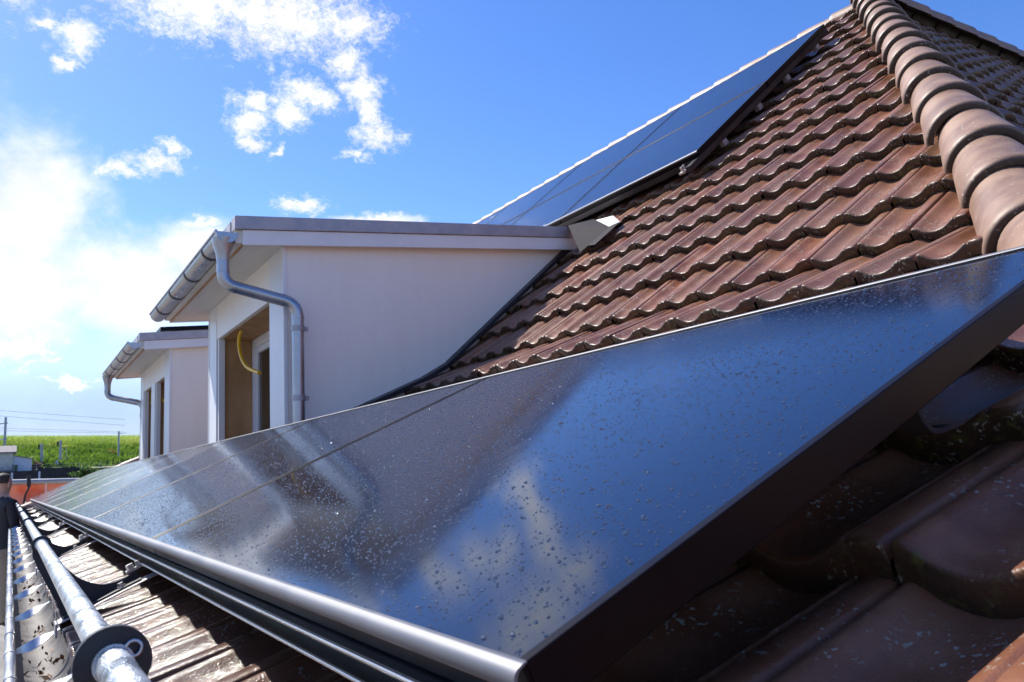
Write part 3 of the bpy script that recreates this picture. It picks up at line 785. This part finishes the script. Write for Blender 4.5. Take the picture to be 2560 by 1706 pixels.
mb.hexa([fu(a, bb, c) for a, bb, c in ((-.13, 3.27, -.075), (-.05, 3.27, -.075), (-.05, 3.33, -.075), (-.13, 3.33, -.075), (-.13, 3.27, -.062), (-.05, 3.27, -.062), (-.05, 3.33, -.062), (-.13, 3.33, -.062))])
mb.build('rail_clamp', M['bright'], root)
# panels lying on the dormer roofs
for dy, nm in ((0, 'nearer'), (4.19, 'farther')):
    _, U3, N3 = plane_frame('d')
    O3 = Vector((1.02, 0, 1.533 + .0875 * (1.02 - .85) + .163 + (.047 if dy == 0 else .085)))
    for i in range(2):
        solar_panel(O3 + U3 * (i * 1.14), U3, N3, 4.44 + dy, 1.65, 1.12, f'solar panel on the roof of the {nm} dormer, {"above the gutter" if i == 0 else "next to the main slope"}', 'solar panels on the dormer roofs', 0, .6)

# ------------------------------------------------------------------ snow guard: pipe carried by black brackets
SX, SZ, SR = -.2165, -.006, .0132
snow = tag(empty('snow_guard', (SX, 0, SZ)), 'wet galvanised snow guard pipe in black brackets along the eaves', 'snow guard')
mb = MB(); mb.tube([(SX, -1.2, SZ), (SX, .30, SZ)] , SR, 20); mb.build('pipe', M['galv'], snow)
mb = MB(); mb.tube([(SX, .30, SZ), (SX, Y_END - .1, SZ)], SR * .97, 20); mb.build('pipe', M['galv'], snow)
def ring_shape():
    c = Vector((SX, SZ)); ro = .0215; o = []
    for i in range(15):
        an = R(195 - 195 * i / 14); o.append((c.x + ro * math.cos(an), c.y + ro * math.sin(an)))
    for p in smooth_path([(o[-1][0], 0, o[-1][1]), (-.190, 0, -.034), (-.151, 0, -.079), (-.118, 0, -.106), (-.072, 0, -.122), (-.028, 0, -.114), (.002, 0, -.097)], 5)[1:]:
        o.append((p.x, p.z))
    o += [(.014, low_z(.014) + .018), (.016, low_z(.016) + .006), (-.165, low_z(-.165) + .004), (-.178, -.155), (-.196, -.120), (-.222, -.066), (-.234, -.036)]
    return o
rs = ring_shape()
for y in BY:
    mb = MB(); mb.prism(rs, y, y + .006, lambda p, q, yy: (p, yy, q)); br = mb.build('bracket', M['black'], snow)
    mb = MB(); xa, xb = -.164, .016
    mb.hexa([(x, yy, low_z(x) + h) for x, yy, h in ((xa, y - .034, .006), (xb, y - .034, .006), (xb, y - .0005, .006), (xa, y - .0005, .006), (xa, y - .034, .011), (xb, y - .034, .011), (xb, y - .0005, .011), (xa, y - .0005, .011))])
    mb.build('foot_flange', M['black'], br, .001)
    mb = MB(); mb.tube([(SX, y - .010, SZ), (SX, y - .0012, SZ)], .0285 if y < 1 else .0225, 28); mb.build('clamp_ring', M['black'], br, .001)
    for xq in (-.145, -.03):
        mb = MB(); p = Vector((xq, y - .018, low_z(xq) + .011)); mb.tube([p, p + N1 * .004], .0105, 12); mb.tube([p + N1 * .004, p + N1 * .012], .0075, 6, smooth=False); mb.build('bolt', M['bright'], br)
    mb = MB(); mb.tube([(SX, y - .0145, SZ), (SX, y - .0105, SZ)], SR + .0022, 20); mb.build('pipe_collar', M['galv'], br)
    # flat metal strip under the foot, from the eave up under the panel
    mb = MB(); xa, xb = -.176, .14
    mb.hexa([(x, yy, low_z(x) + h) for x, yy, h in ((xa, y - .052, .0005), (xb, y - .052, .0005), (xb, y + .012, .0005), (xa, y + .012, .0005), (xa, y - .052, .0045), (xb, y - .052, .0045), (xb, y + .012, .0045), (xa, y + .012, .0045))])
    mb.box(xa - .006, xa - .001, y - .052, y + .012, low_z(xa) - .03, low_z(xa) + .004)
    mb.build('base_strip', M['zinc_light'], br, .001)
mb = MB(); mb.tube([(SX + .014 + .006 * math.cos(R(a)), .256, SZ + .010 + .006 * math.sin(R(a))) for a in range(0, 361, 30)], .0014, 8); mb.build('split_pin', M['bright'], snow)

# ------------------------------------------------------------------ scaffold, net, worker
scaf = tag(empty('scaffold', (-.75, 7, -5.5)), 'scaffold platform with pale planks and a grey top rail beside the eaves', 'scaffold')
ZD = -1.37
for i in range(3):
    x0 = -1.30 + i * .315
    for j in range(6):
        y0 = -1.6 + j * 2.68
        mb = MB(); mb.box(x0, x0 + .305, y0, y0 + 2.66, ZD - .05, ZD - rng.uniform(0, .006)); mb.build('deck_plank', M['deck'], scaf, .006)
for y in (14.6,):
    mb = MB(); mb.tube([(-1.36, y, -5.5), (-1.36, y, .6 if y > 14 else 1.05)], .024, 12); mb.build('upright', M['steel'], scaf)
mb = MB(); mb.tube([(-2.0, 15.98, .345), (2.6, 15.98, .215)], .048, 14); mb.build('guard_rail', M['steel'], scaf)
for x in (-1.8, 2.5):
    mb = MB(); mb.tube([(x, 16.02, -5.5), (x, 16.02, .32)], .03, 12); mb.build('upright', M['steel'], scaf)
for z_ in (-.22, -.78, -1.2):
    mb = MB(); mb.box(-1.9, 2.5, 16.06, 16.10, z_ - .03, z_ + .03); mb.build('toe_board', M['deck'], scaf)
# orange net
m, t, bs = mat('orange_net', (.8, .13, .05), .6)
o_ = t.obj(); sp = t.new('ShaderNodeSeparateXYZ'); t.l.new(o_, sp.inputs[0])
n = t.noise(o_, 3, 4, .6)
t.l.new(t.mix(t.mapr(n, .35, .65), (.85, .14, .05), (.92, .32, .20)), bs.inputs['Base Color'])
hx = t.m('ABSOLUTE', t.m('SUBTRACT', t.m('FRACT', t.m('MULTIPLY', sp.outputs[0], 8.0)), .5)); hz_ = t.m('ABSOLUTE', t.m('SUBTRACT', t.m('FRACT', t.m('MULTIPLY', sp.outputs[2], 11.0)), .5))
hole = t.m('MULTIPLY', t.m('LESS_THAN', hx, .22), t.m('LESS_THAN', hz_, .24))
zone = t.m('MULTIPLY', t.mapr(sp.outputs[2], .02, .0), t.mapr(t.noise(o_, 1.7, 2), .40, .46))
t.l.new(t.m('SUBTRACT', 1.0, t.m('MULTIPLY', hole, zone)), bs.inputs['Alpha'])
bs.inputs['Transmission Weight'].default_value = 0.0
V = []; Q = []; nx, nz = 60, 26
for j in range(nz):
    for i in range(nx):
        x = -1.9 + 4.4 * i / (nx - 1); z = .27 - .028 * (x + .3) - 1.75 * j / (nz - 1)
        y = 16.03 + .05 * math.sin(x * 4.1 + j * .3) + .03 * math.sin(x * 9 + j * .8) + .04 * math.sin(j * .9)
        V.append((x, y, z))
for j in range(nz - 1):
    for i in range(nx - 1): Q.append((j * nx + i, j * nx + i + 1, (j + 1) * nx + i + 1, (j + 1) * nx + i))
net = tag(empty('safety_net', (0, 16.03, .25)), 'orange plastic safety net hung from the grey rail at the end of the scaffold', 'safety net')
link('mesh_sheet', npmesh('mesh_sheet', V, Q), m, net)
mb = MB(); mb.tube(smooth_path([(-.02, 15.90, .37), (-.01, 15.88, .2), (-.06, 15.9, .05), (-.1, 15.9, -.25)]), .016, 8); mb.tube([(-.02, 15.90, .40), (-.01, 15.9, .2)], .03, 8); mb.build('tie_strap', M['black'], net)
for x in (.24, .93):
    mb = MB(); mb.box(x, x + .014, 15.9, 15.91, -.12, .26); mb.build('tie_strap', M['white2'], net)

# worker on the platform, back to the camera
def person():
    root = empty('person', (-.47, 10.4, ZD)); tag(root, 'person with short dark hair in black jacket and khaki trousers standing on the scaffold', 'person')
    ox, oy, oz = -.362, 10.4, ZD; TURN = Matrix.Rotation(R(-58), 3, 'Z')
    verts = []; edges = []; rad = []
    def add(p, r, par=None):
        v = TURN @ Vector(p) * .972; verts.append((ox + v.x, oy + v.y, oz + v.z)); rad.append(r)
        if par is not None: edges.append((par, len(verts) - 1))
        return len(verts) - 1
    pel = add((0, 0, .95), (.165, .115)); wa = add((0, .01, 1.10), (.155, .11), pel); ch = add((0, .0, 1.30), (.185, .125), wa); sh = add((0, -.01, 1.43), (.15, .10), ch)
    nk = add((0, .0, 1.52), (.058, .06), sh); h0 = add((0, .02, 1.60), (.072, .085), nk); h1 = add((0, .015, 1.68), (.078, .098), h0); h2 = add((0, .01, 1.735), (.055, .07), h1)
    for s in (-1, 1):
        a = add((s * .19, -.01, 1.41), (.068, .07), sh); e = add((s * .235, .02, 1.14), (.052, .055), a); w_ = add((s * .14, .22, 1.06), (.038, .04), e)
        hnd = add((s * .07, .27, 1.08), (.04, .028), w_)
        for q in range(4):
            f = add((s * (.02 + .0 * q), .285 + .0 * q, 1.05 + .018 * q), (.011, .011), hnd)
        add((s * .06, .26, 1.125), (.012, .012), hnd)
        hip_ = add((s * .10, 0, .86), (.105, .11), pel); kn = add((s * .11, .01, .48), (.075, .078), hip_); an = add((s * .115, -.01, .10), (.055, .06), kn); add((s * .13, .14, .04), (.042, .035), an)
    me = bpy.data.meshes.new('body'); me.from_pydata(verts, edges, [])
    tmp = bpy.data.objects.new('tmp_body', me); COL.objects.link(tmp)
    tmp.modifiers.new('skin', 'SKIN'); ss = tmp.modifiers.new('sub', 'SUBSURF'); ss.levels = ss.render_levels = 2
    for i, sv in enumerate(me.skin_vertices[0].data): sv.radius = rad[i]; sv.use_root = (i == 0)
    dg = bpy.context.evaluated_depsgraph_get(); dg.update()
    nm = bpy.data.meshes.new_from_object(tmp.evaluated_get(dg)); nm.name = 'body'
    bpy.data.objects.remove(tmp)
    for mm in (mat('jacket', (.010, .011, .018), .7)[0], mat('trousers', (.21, .18, .14), .8)[0], mat('skin', (.48, .27, .19), .5)[0], mat('shoe', (.03, .025, .02), .6)[0]): nm.materials.append(mm)
    for p in nm.polygons:
        c = TURN.inverted() @ (p.center - Vector((ox, oy, oz))) / .972; z = c.z; p.use_smooth = True
        p.material_index = 2 if (z > 1.49 or (c.y > .225 and 1.0 < z < 1.16)) else 0 if z > .90 else 3 if z < .10 else 1
    link('body', nm, None, root)
    V = []; Q = []; n = 16; k = 8
    for i in range(k + 1):
        ph = math.pi * .55 * i / k
        for j in range(n):
            th = 2 * math.pi * j / n; fr = math.sin(th)
            cut = ph * (1.0 if fr < .2 else .55)
            v = TURN @ Vector((.088 * math.sin(cut) * math.cos(th), .006 + .108 * math.sin(cut) * math.sin(th), 1.665 + .105 * math.cos(cut))) * .972; V.append((ox + v.x, oy + v.y, oz + v.z))
    for i in range(k):
        for j in range(n): Q.append((i * n + j, i * n + (j + 1) % n, (i + 1) * n + (j + 1) % n, (i + 1) * n + j))
    link('hair', npmesh('hair', V, Q), mat('hair', (.035, .024, .017), .7)[0], root)
    for s in (-1, 1):
        mb = MB(); mb.tube([Vector((ox, oy, oz)) + TURN @ Vector(v) * .972 for v in ((s * .080, .02, 1.60), (s * .088, .015, 1.63), (s * .086, .02, 1.66))], [.010, .014, .010], 8); mb.build('ear', bpy.data.materials['skin'], root)
person()

# ------------------------------------------------------------------ land
def terr(x, y):
    if y < 25: return -5.6
    if y < 88.2: u = min((y - 25) / 59, 1); return -5.6 + 4.8 * u * u * (3 - 2 * u)
    if y < 102: return 1.9 + (y - 88.2) / 14 * .45
    if y < 140: u = (y - 102) / 38; return 2.35 + 4.25 * (u ** .8) + .12 * math.sin(x * .7 + y * .3) - .03 * max(x, -4)*u
    return 6.6 + (y - 140) * .0565 - .03 * max(min(x, 30), -4) + .045 * max(x - 4, 0) * min((y - 140) / 60, 1) * .5
ys = [-60, -20, 0, 15, 25, 35, 45, 55, 65, 75, 84, 93, 100, 102, 104, 107, 110, 114, 118, 122, 126, 130, 134, 138, 140, 145, 150, 160, 170, 180, 200, 215, 240]
xs = [-400, -200, -100, -50, -30] + list(range(-20, 41, 2)) + [60, 100, 200, 400]
def land(name, y_list, x_list, mm, dz=0.0, cap=None):
    V = [(x, y, (terr(x, y) if cap is None or y <= cap else terr(x, cap) - (y - cap) * .02) + dz) for y in y_list for x in x_list]; n = len(x_list)
    Q = [(j * n + i, j * n + i + 1, (j + 1) * n + i + 1, (j + 1) * n + i) for j in range(len(y_list) - 1) for i in range(n - 1)]
    o = link(name, npmesh(name, V, Q), mm); tag(o, kind='structure'); return o
m_gr = m_noise('meadow', (.16, .21, .03), (.26, .31, .05), .9, .5, 0, .6, 3, .2)
m_gd = m_noise('yard_ground', (.16, .15, .13), (.26, .24, .21), .9, .8, 0, .3, 6, .05)
land('ground', [-1500, -400, -60, 0, 15, 25, 35, 45, 55, 65, 75, 84, 88.15, 88.25, 93, 102.2], [-3000, -400, -100, -40, -10, 0, 10, 40, 100, 400, 3000], m_gd)
land('hill', [102, 104, 107, 110, 114, 118, 122, 126, 130, 134, 138, 141, 150, 160, 170, 180, 200, 215, 240, 300, 600, 2500], [-3000, -800] + xs + [800, 3000], m_gr, 0, 215)
# grass and weeds on the bank
def blades(n, xr, yr, hgt, wd, name, mm, lb, cat, lean=.4, clump=None):
    V = np.zeros((n, 4, 3)); x = rng.uniform(*xr, n); y = rng.uniform(*yr, n)
    z = np.array([terr(a, c) for a, c in zip(x, y)])
    h = hgt * rng.uniform(.4, 1.2, n)
    if clump: h *= (.35 + clump(x, y))
    an = rng.uniform(0, math.pi, n); w_ = wd * rng.uniform(.5, 1.3, n)
    dxx, dyy = np.cos(an) * w_, np.sin(an) * w_ * .3; lx, ly = rng.normal(0, lean, n) * h, rng.normal(0, lean, n) * h
    V[:, 0] = np.stack([x - dxx, y - dyy, z - .05], -1); V[:, 1] = np.stack([x + dxx, y + dyy, z - .05], -1)
    V[:, 2] = np.stack([x + dxx * .4 + lx, y + ly, z + h], -1); V[:, 3] = np.stack([x - dxx * .8 + lx * .8, y + ly, z + h * .8], -1)
    Q = np.arange(n * 4).reshape(n, 4)
    o = link(name, npmesh(name, V.reshape(-1, 3), Q, False, {'tile_rand': ('POINT', np.repeat(rng.random(n), 4))}), mm)
    tag(o, lb, cat, kind='stuff'); return o
def m_leaf(name, c1, c2, c3):
    m, t, b = mat(name, c1, .6); r = t.attr('tile_rand')
    n = t.noise(t.pos(), .35, 4, .6)
    t.l.new(t.mix(t.m('MULTIPLY', t.mapr(n, .45, .62), .8), t.mix(r, c1, c2), c3), b.inputs['Base Color'])
    tr = t.new('ShaderNodeBsdfTranslucent'); t.l.new(b.inputs['Base Color'].links[0].from_socket, tr.inputs['Color'])
    ms = t.new('ShaderNodeMixShader'); ms.inputs[0].default_value = .45
    t.l.new(b.outputs[0], ms.inputs[1]); t.l.new(tr.outputs[0], ms.inputs[2]); t.l.new(ms.outputs[0], t.n['Material Output'].inputs['Surface'])
    return m
cl = lambda x, y: .5 + .5 * np.sin(x * .8 + np.sin(y * .6) * 2) * np.sin(y * .9 + x * .3)
blades(26000, (-6, 22), (103, 131), .75, .14, 'bank_grass', m_leaf('weeds', (.085, .175, .018), (.20, .30, .04), (.07, .13, .016)), 'rough green grass and weeds covering the railway bank', 'grass', clump=cl)
blades(9000, (-6, 22), (131.5, 140.2), .3, .12, 'verge_grass', m_leaf('verge', (.36, .42, .03), (.50, .52, .05), (.40, .46, .04)), 'yellow green mown strip of grass at the foot of the corn', 'grass')
# maize: stems with arching leaves
def corn():
    V = []; Q = []; ra = []
    rows = [140.6 + .75 * i for i in range(10)] + [149 + 1.6 * i for i in range(34)]
    for ri, y in enumerate(rows):
        dens = .22 if ri < 5 else .38 if ri < 12 else .6
        n = int(34 / dens); nl = 9 if ri < 6 else 5
        for i in range(n):
            x = -8 + (i + rng.uniform(-.4, .4)) * dens; yy = y + rng.normal(0, .12); z0 = terr(x, yy); h = 1.75 * rng.uniform(.88, 1.12)
            rr = rng.random()
            k = len(V); V += [(x - .02, yy, z0), (x + .02, yy, z0), (x + .012, yy, z0 + h), (x - .012, yy, z0 + h)]; Q.append((k, k + 1, k + 2, k + 3)); ra += [rr * .4] * 4
            for l in range(nl):
                zz = z0 + h * (.18 + .8 * l / nl); an = rng.uniform(0, 2 * math.pi); L = rng.uniform(.28, .5); dx_, dy_ = math.cos(an), math.sin(an)
                wv_ = .045; k = len(V)
                V += [(x, yy, zz), (x + dx_ * L * .5 - dy_ * wv_, yy + dy_ * L * .5 + dx_ * wv_, zz + .20), (x + dx_ * L, yy + dy_ * L, zz + .02), (x + dx_ * L * .5 + dy_ * wv_, yy + dy_ * L * .5 - dx_ * wv_, zz + .17)]
                Q.append((k, k + 1, k + 2, k + 3)); ra += [rr] * 4
    o = link('corn_field', npmesh('corn_field', V, Q, False, {'tile_rand': ('POINT', ra)}), m_leaf('maize', (.20, .36, .03), (.46, .56, .10), (.46, .50, .10)))
    tag(o, 'bright green field of maize on the hill behind the railway', 'corn', kind='stuff')
corn()

# ------------------------------------------------------------------ things beyond the net
gz = lambda x, y: terr(x, y)
m_shed = m_noise('cream_plaster', (.42, .44, .40), (.52, .53, .49), .8, 2)
m_rooft = m_noise('grey_roofing', (.17, .155, .16), (.26, .235, .24), .8, 3)
m_blue = m_noise('pale_blue_cladding', (.42, .50, .60), (.50, .58, .66), .6, 4, 0, .2, 20, .01, (8, 1, 1))
m_dark = m_noise('dark_timber', (.012, .013, .017), (.03, .03, .035), .8, 2)
s_ = tag(empty('storage_shed', (-2, 100, 2.2)), 'small cream shed with grey pitched roof beside the railway', 'shed')
mb = MB(); mb.box(-4.2, -.15, 100, 103.4, 1.9, 4.32); mb.build('wall', m_shed, s_)
mb = MB(); mb.box(-4.21, -.14, 99.98, 99.995, 2.18, 2.45); mb.build('plinth', m_rooft, s_)
mb = MB(); mb.prism([(-.02, 4.20), (-.02, 4.34), (1.9, 5.08), (3.9, 4.34), (3.9, 4.20), (1.9, 4.9)], -4.6, .18, lambda p, q, a: (a, 99.7 + p, q)); mb.build('roof', m_rooft, s_)
mb = MB(); mb.box(-1.12, -.98, 99.96, 99.985, 2.60, 2.68); mb.build('vent', m_dark, s_)
l_ = tag(empty('lean_to', (.7, 100, 2.2)), 'pale blue lean-to shed with a slanting roof against the cream shed', 'shed')
mb = MB(); mb.hexa([(-.13, 100.3, 1.9), (1.62, 100.3, 1.9), (1.62, 102.8, 1.9), (-.13, 102.8, 1.9), (-.13, 100.3, 3.93), (1.62, 100.3, 3.52), (1.62, 102.8, 3.52), (-.13, 102.8, 3.93)]); mb.build('wall', m_blue, l_)
mb = MB(); mb.hexa([(-.13, 100.1, 3.94), (1.75, 100.1, 3.50), (1.75, 103, 3.50), (-.13, 103, 3.94), (-.13, 100.1, 4.0), (1.75, 100.1, 3.56), (1.75, 103, 3.56), (-.13, 103, 4.0)]); mb.build('roof', m_rooft, l_)
mb = MB(); mb.hexa([(-.08, 99.2, 2.2), (.29, 99.2, 2.2), (.29, 99.6, 2.2), (-.08, 99.6, 2.2), (-.12, 99.15, 2.86), (.33, 99.15, 2.86), (.33, 99.65, 2.86), (-.12, 99.65, 2.86)]); mb.box(-.14, .35, 99.1, 99.7, 2.865, 2.92)
tag(mb.build('wheelie_bin', mat('green_plastic', (.02, .07, .03), .5)[0], None, .01), 'dark green wheelie bin in front of the pale blue lean-to', 'bin')
# dark low building and retaining wall
w_ = tag(empty('retaining_wall', (1, 86, 1.2)), 'long dark retaining wall in shadow under the sheds', 'wall')
mb = MB(); mb.box(-40, 40, 88, 88.4, -1, 2.02); mb.build('wall', m_dark, w_)
for x in (-.25, 1.95): mb = MB(); mb.box(x, x + .16, 87.9, 87.99, -.8, 1.9); mb.build('pier', m_blue, w_)
c_ = tag(empty('car_port', (4.4, 92, 2)), 'low black roofed shelter in front of the green bank', 'shelter')
mb = MB(); mb.hexa([(1.95, 92, 2.06), (6.4, 92, 2.0), (6.6, 96, 2.0), (1.95, 96, 2.06), (1.95, 92, 2.34), (6.25, 92, 2.22), (6.45, 96, 2.25), (1.95, 96, 2.36)]); mb.build('roof', m_dark, c_)
mb = MB(); mb.box(2.35, 3.75, 91.0, 91.2, .8, 1.96); mb.build('panel', m_blue, c_)
for x in (2.1, 3.9, 6.1): mb = MB(); mb.box(x, x + .12, 92.4, 92.5, .4, 2.05); mb.build('post', m_dark, c_)
# signal masts
m_mast = m_noise('mast_paint', (.26, .31, .36), (.33, .38, .43), .5, 3)
for x, y, zt, lb in ((2.56, 104, 5.32, 'shorter grey railway signal mast with rungs near the brown bush'), (4.40, 104, 5.62, 'taller grey railway signal mast with rungs beside a cabinet')):
    r_ = tag(empty('signal_mast', (x, y, gz(x, y))), lb, 'signal mast', 'railway signal masts')
    mb = MB(); mb.box(x - .10, x + .14, y, y + .2, gz(x, y) - .1, zt); mb.build('post', m_mast, r_)
    for k in range(9):
        mb = MB(); z = 2.7 + k * .24; mb.box(x + .141, x + .30, y + .02, y + .06, z, z + .035); mb.build('rung', M['bright'], r_)
    mb = MB(); mb.box(x - .34, x - .16, y - .1, y + .1, zt - .62, zt - .12); mb.tube([(x - .25, y - .1, zt - .25), (x - .25, y - .25, zt - .25)], .08, 10); mb.tube([(x - .25, y - .1, zt - .48), (x - .25, y - .25, zt - .48)], .08, 10); mb.build('lamp_head', m_dark, r_)
    mb = MB(); mb.box(x - .16, x + .0, y - .02, y, zt - .34, zt - .28); mb.build('arm', m_mast, r_)
mb = MB(); mb.box(3.92, 4.28, 103.5, 103.9, 2.2, 3.30); mb.box(3.90, 4.30, 103.46, 103.94, 3.305, 3.35)
tag(mb.build('equipment_cabinet', mat('cabinet_paint', (.55, .58, .62), .5)[0]), 'pale grey equipment cabinet at the foot of the taller signal mast', 'cabinet')
mb = MB(); mb.tube([(5.02, 104, 2.3), (5.02, 104, 5.0)], .028, 8); mb.tube([(5.02, 104, 4.98), (4.6, 104, 4.98)], .02, 8); mb.tube([(5.02, 104, 4.6), (4.6, 104, 4.6)], .015, 8)
tag(mb.build('marker_post', m_mast), 'thin dark post with a short arm right of the taller signal mast', 'post')
# catenary poles and wires
r_ = tag(empty('catenary_pole', (-1.0, 106, 2.5)), 'tall grey overhead line pole with brackets behind the cream shed', 'pole', 'overhead line poles')
mb = MB(); mb.box(-1.09, -.85, 106, 106.2, 2.3, 8.52); mb.build('mast', m_mast, r_)
for z in (7.85, 6.05): mb = MB(); mb.tube([(-.75, 106, z), (-1.1, 106, z - .02), (-3.2, 106, z - .35)], .07, 8); mb.build('bracket_arm', m_mast, r_)
r_ = tag(empty('catenary_pole', (10.6, 106, 2.6)), 'slim grey overhead line pole left of the farther dormer', 'pole', 'overhead line poles')
mb = MB(); mb.box(10.50, 10.68, 106, 106.2, 2.6, 6.66); mb.build('mast', m_mast, r_)
mb = MB(); mb.tube([(10.6, 106, 6.35), (11.4, 106, 6.45)], .03, 8); mb.build('bracket_arm', m_mast, r_)
for za, zb, lb in ((8.745, 7.463, 'uppermost overhead wire crossing the sky'), (8.175, 6.785, 'second overhead wire below the uppermost one'), (6.90, 6.10, 'lower overhead wire just above the maize'), (6.62, 5.98, 'lowest overhead wire touching the top of the maize')):
    mb = MB(); P0, P1 = Vector((-1.483, 100, za)), Vector((12.18, 100, zb)); dd = P1 - P0
    pts = [P0 + dd * (u / 10 - .6) * 2.2 + Vector((0, 0, .25 * ((u / 10 * 2.2 - 1.32 - .5) ** 2 - .25) * .4)) for u in range(0, 11)]
    mb.tube(pts, .017, 6); tag(mb.build('overhead_wire', m_mast), lb, 'wire', 'overhead railway wires')
# bush, ivy
def bush(name, c, rad_, n, mm, lb, cat, lf=.10):
    V = []; Q = []; ra = []
    for i in range(n):
        v = Vector(rng.normal(0, 1, 3)).normalized() * (rng.random() ** .4); l = 1 + .35 * math.sin(v.x * 5 + v.z * 4)
        p = Vector(c) + Vector((v.x * rad_[0] * l, v.y * rad_[1] * l, v.z * rad_[2] * l)); a = Vector(rng.normal(0, 1, 3)).normalized(); bb = a.cross(Vector(rng.normal(0, 1, 3))).normalized()
        k = len(V); s = lf * rng.uniform(.5, 1.3); V += [p + a * s, p + bb * s * .6, p - a * s, p - bb * s * .6]; Q.append((k, k + 1, k + 2, k + 3)); ra += [rng.random()] * 4
    r = tag(empty(name, (c[0], c[1], c[2] - rad_[2])), lb, cat)
    link('foliage', npmesh('foliage', [tuple(v) for v in V], Q, False, {'tile_rand': ('POINT', ra)}), mm, r)
    mb = MB()
    for k in range(4): mb.tube([(c[0] + .1 * k - .15, c[1], c[2] - rad_[2] - .2), (c[0] + rad_[0] * (k - 1.5) * .4, c[1], c[2] + rad_[2] * .5)], [.05, .02], 6)
    mb.build('stem', m_dark, r)
bush('bush', (2.15, 102.2, 2.75), (.55, .5, .55), 1500, m_leaf('bush_leaf', (.10, .07, .05), (.20, .14, .12), (.07, .05, .05)), 'brown leafless looking bush between lean-to and signal mast', 'bush')
bush('ivy', (6.3, 87.3, 1.55), (1.5, .6, .55), 1600, m_leaf('ivy_leaf', (.04, .10, .015), (.12, .22, .05), (.05, .10, .02)), 'green ivy trailing over the right end of the dark wall', 'ivy', .13)
bush('shrub', (10.6, 110, 3.7), (1.3, 1, .9), 1600, m_leaf('autumn_leaf', (.20, .15, .03), (.32, .22, .05), (.10, .14, .03)), 'yellowing shrub at the foot of the slim overhead line pole', 'shrub', .12)
# wire fence along the railway
f_ = tag(empty('wire_fence', (0, 98.6, 2.2)), 'thin wire fence in front of the sheds and bank', 'fence')
mb = MB()
for z in (2.5, 2.75, 3.0): mb.tube([(-6, 98.6, z), (14, 98.6, z - .3)], .008, 5)
mb.build('wire', m_mast, f_)
for x in range(-6, 15, 2): mb = MB(); mb.tube([(x, 98.6, 1.9), (x, 98.6, 3.02 - .015 * (x + 6))], .02, 6); mb.build('post', m_mast, f_)
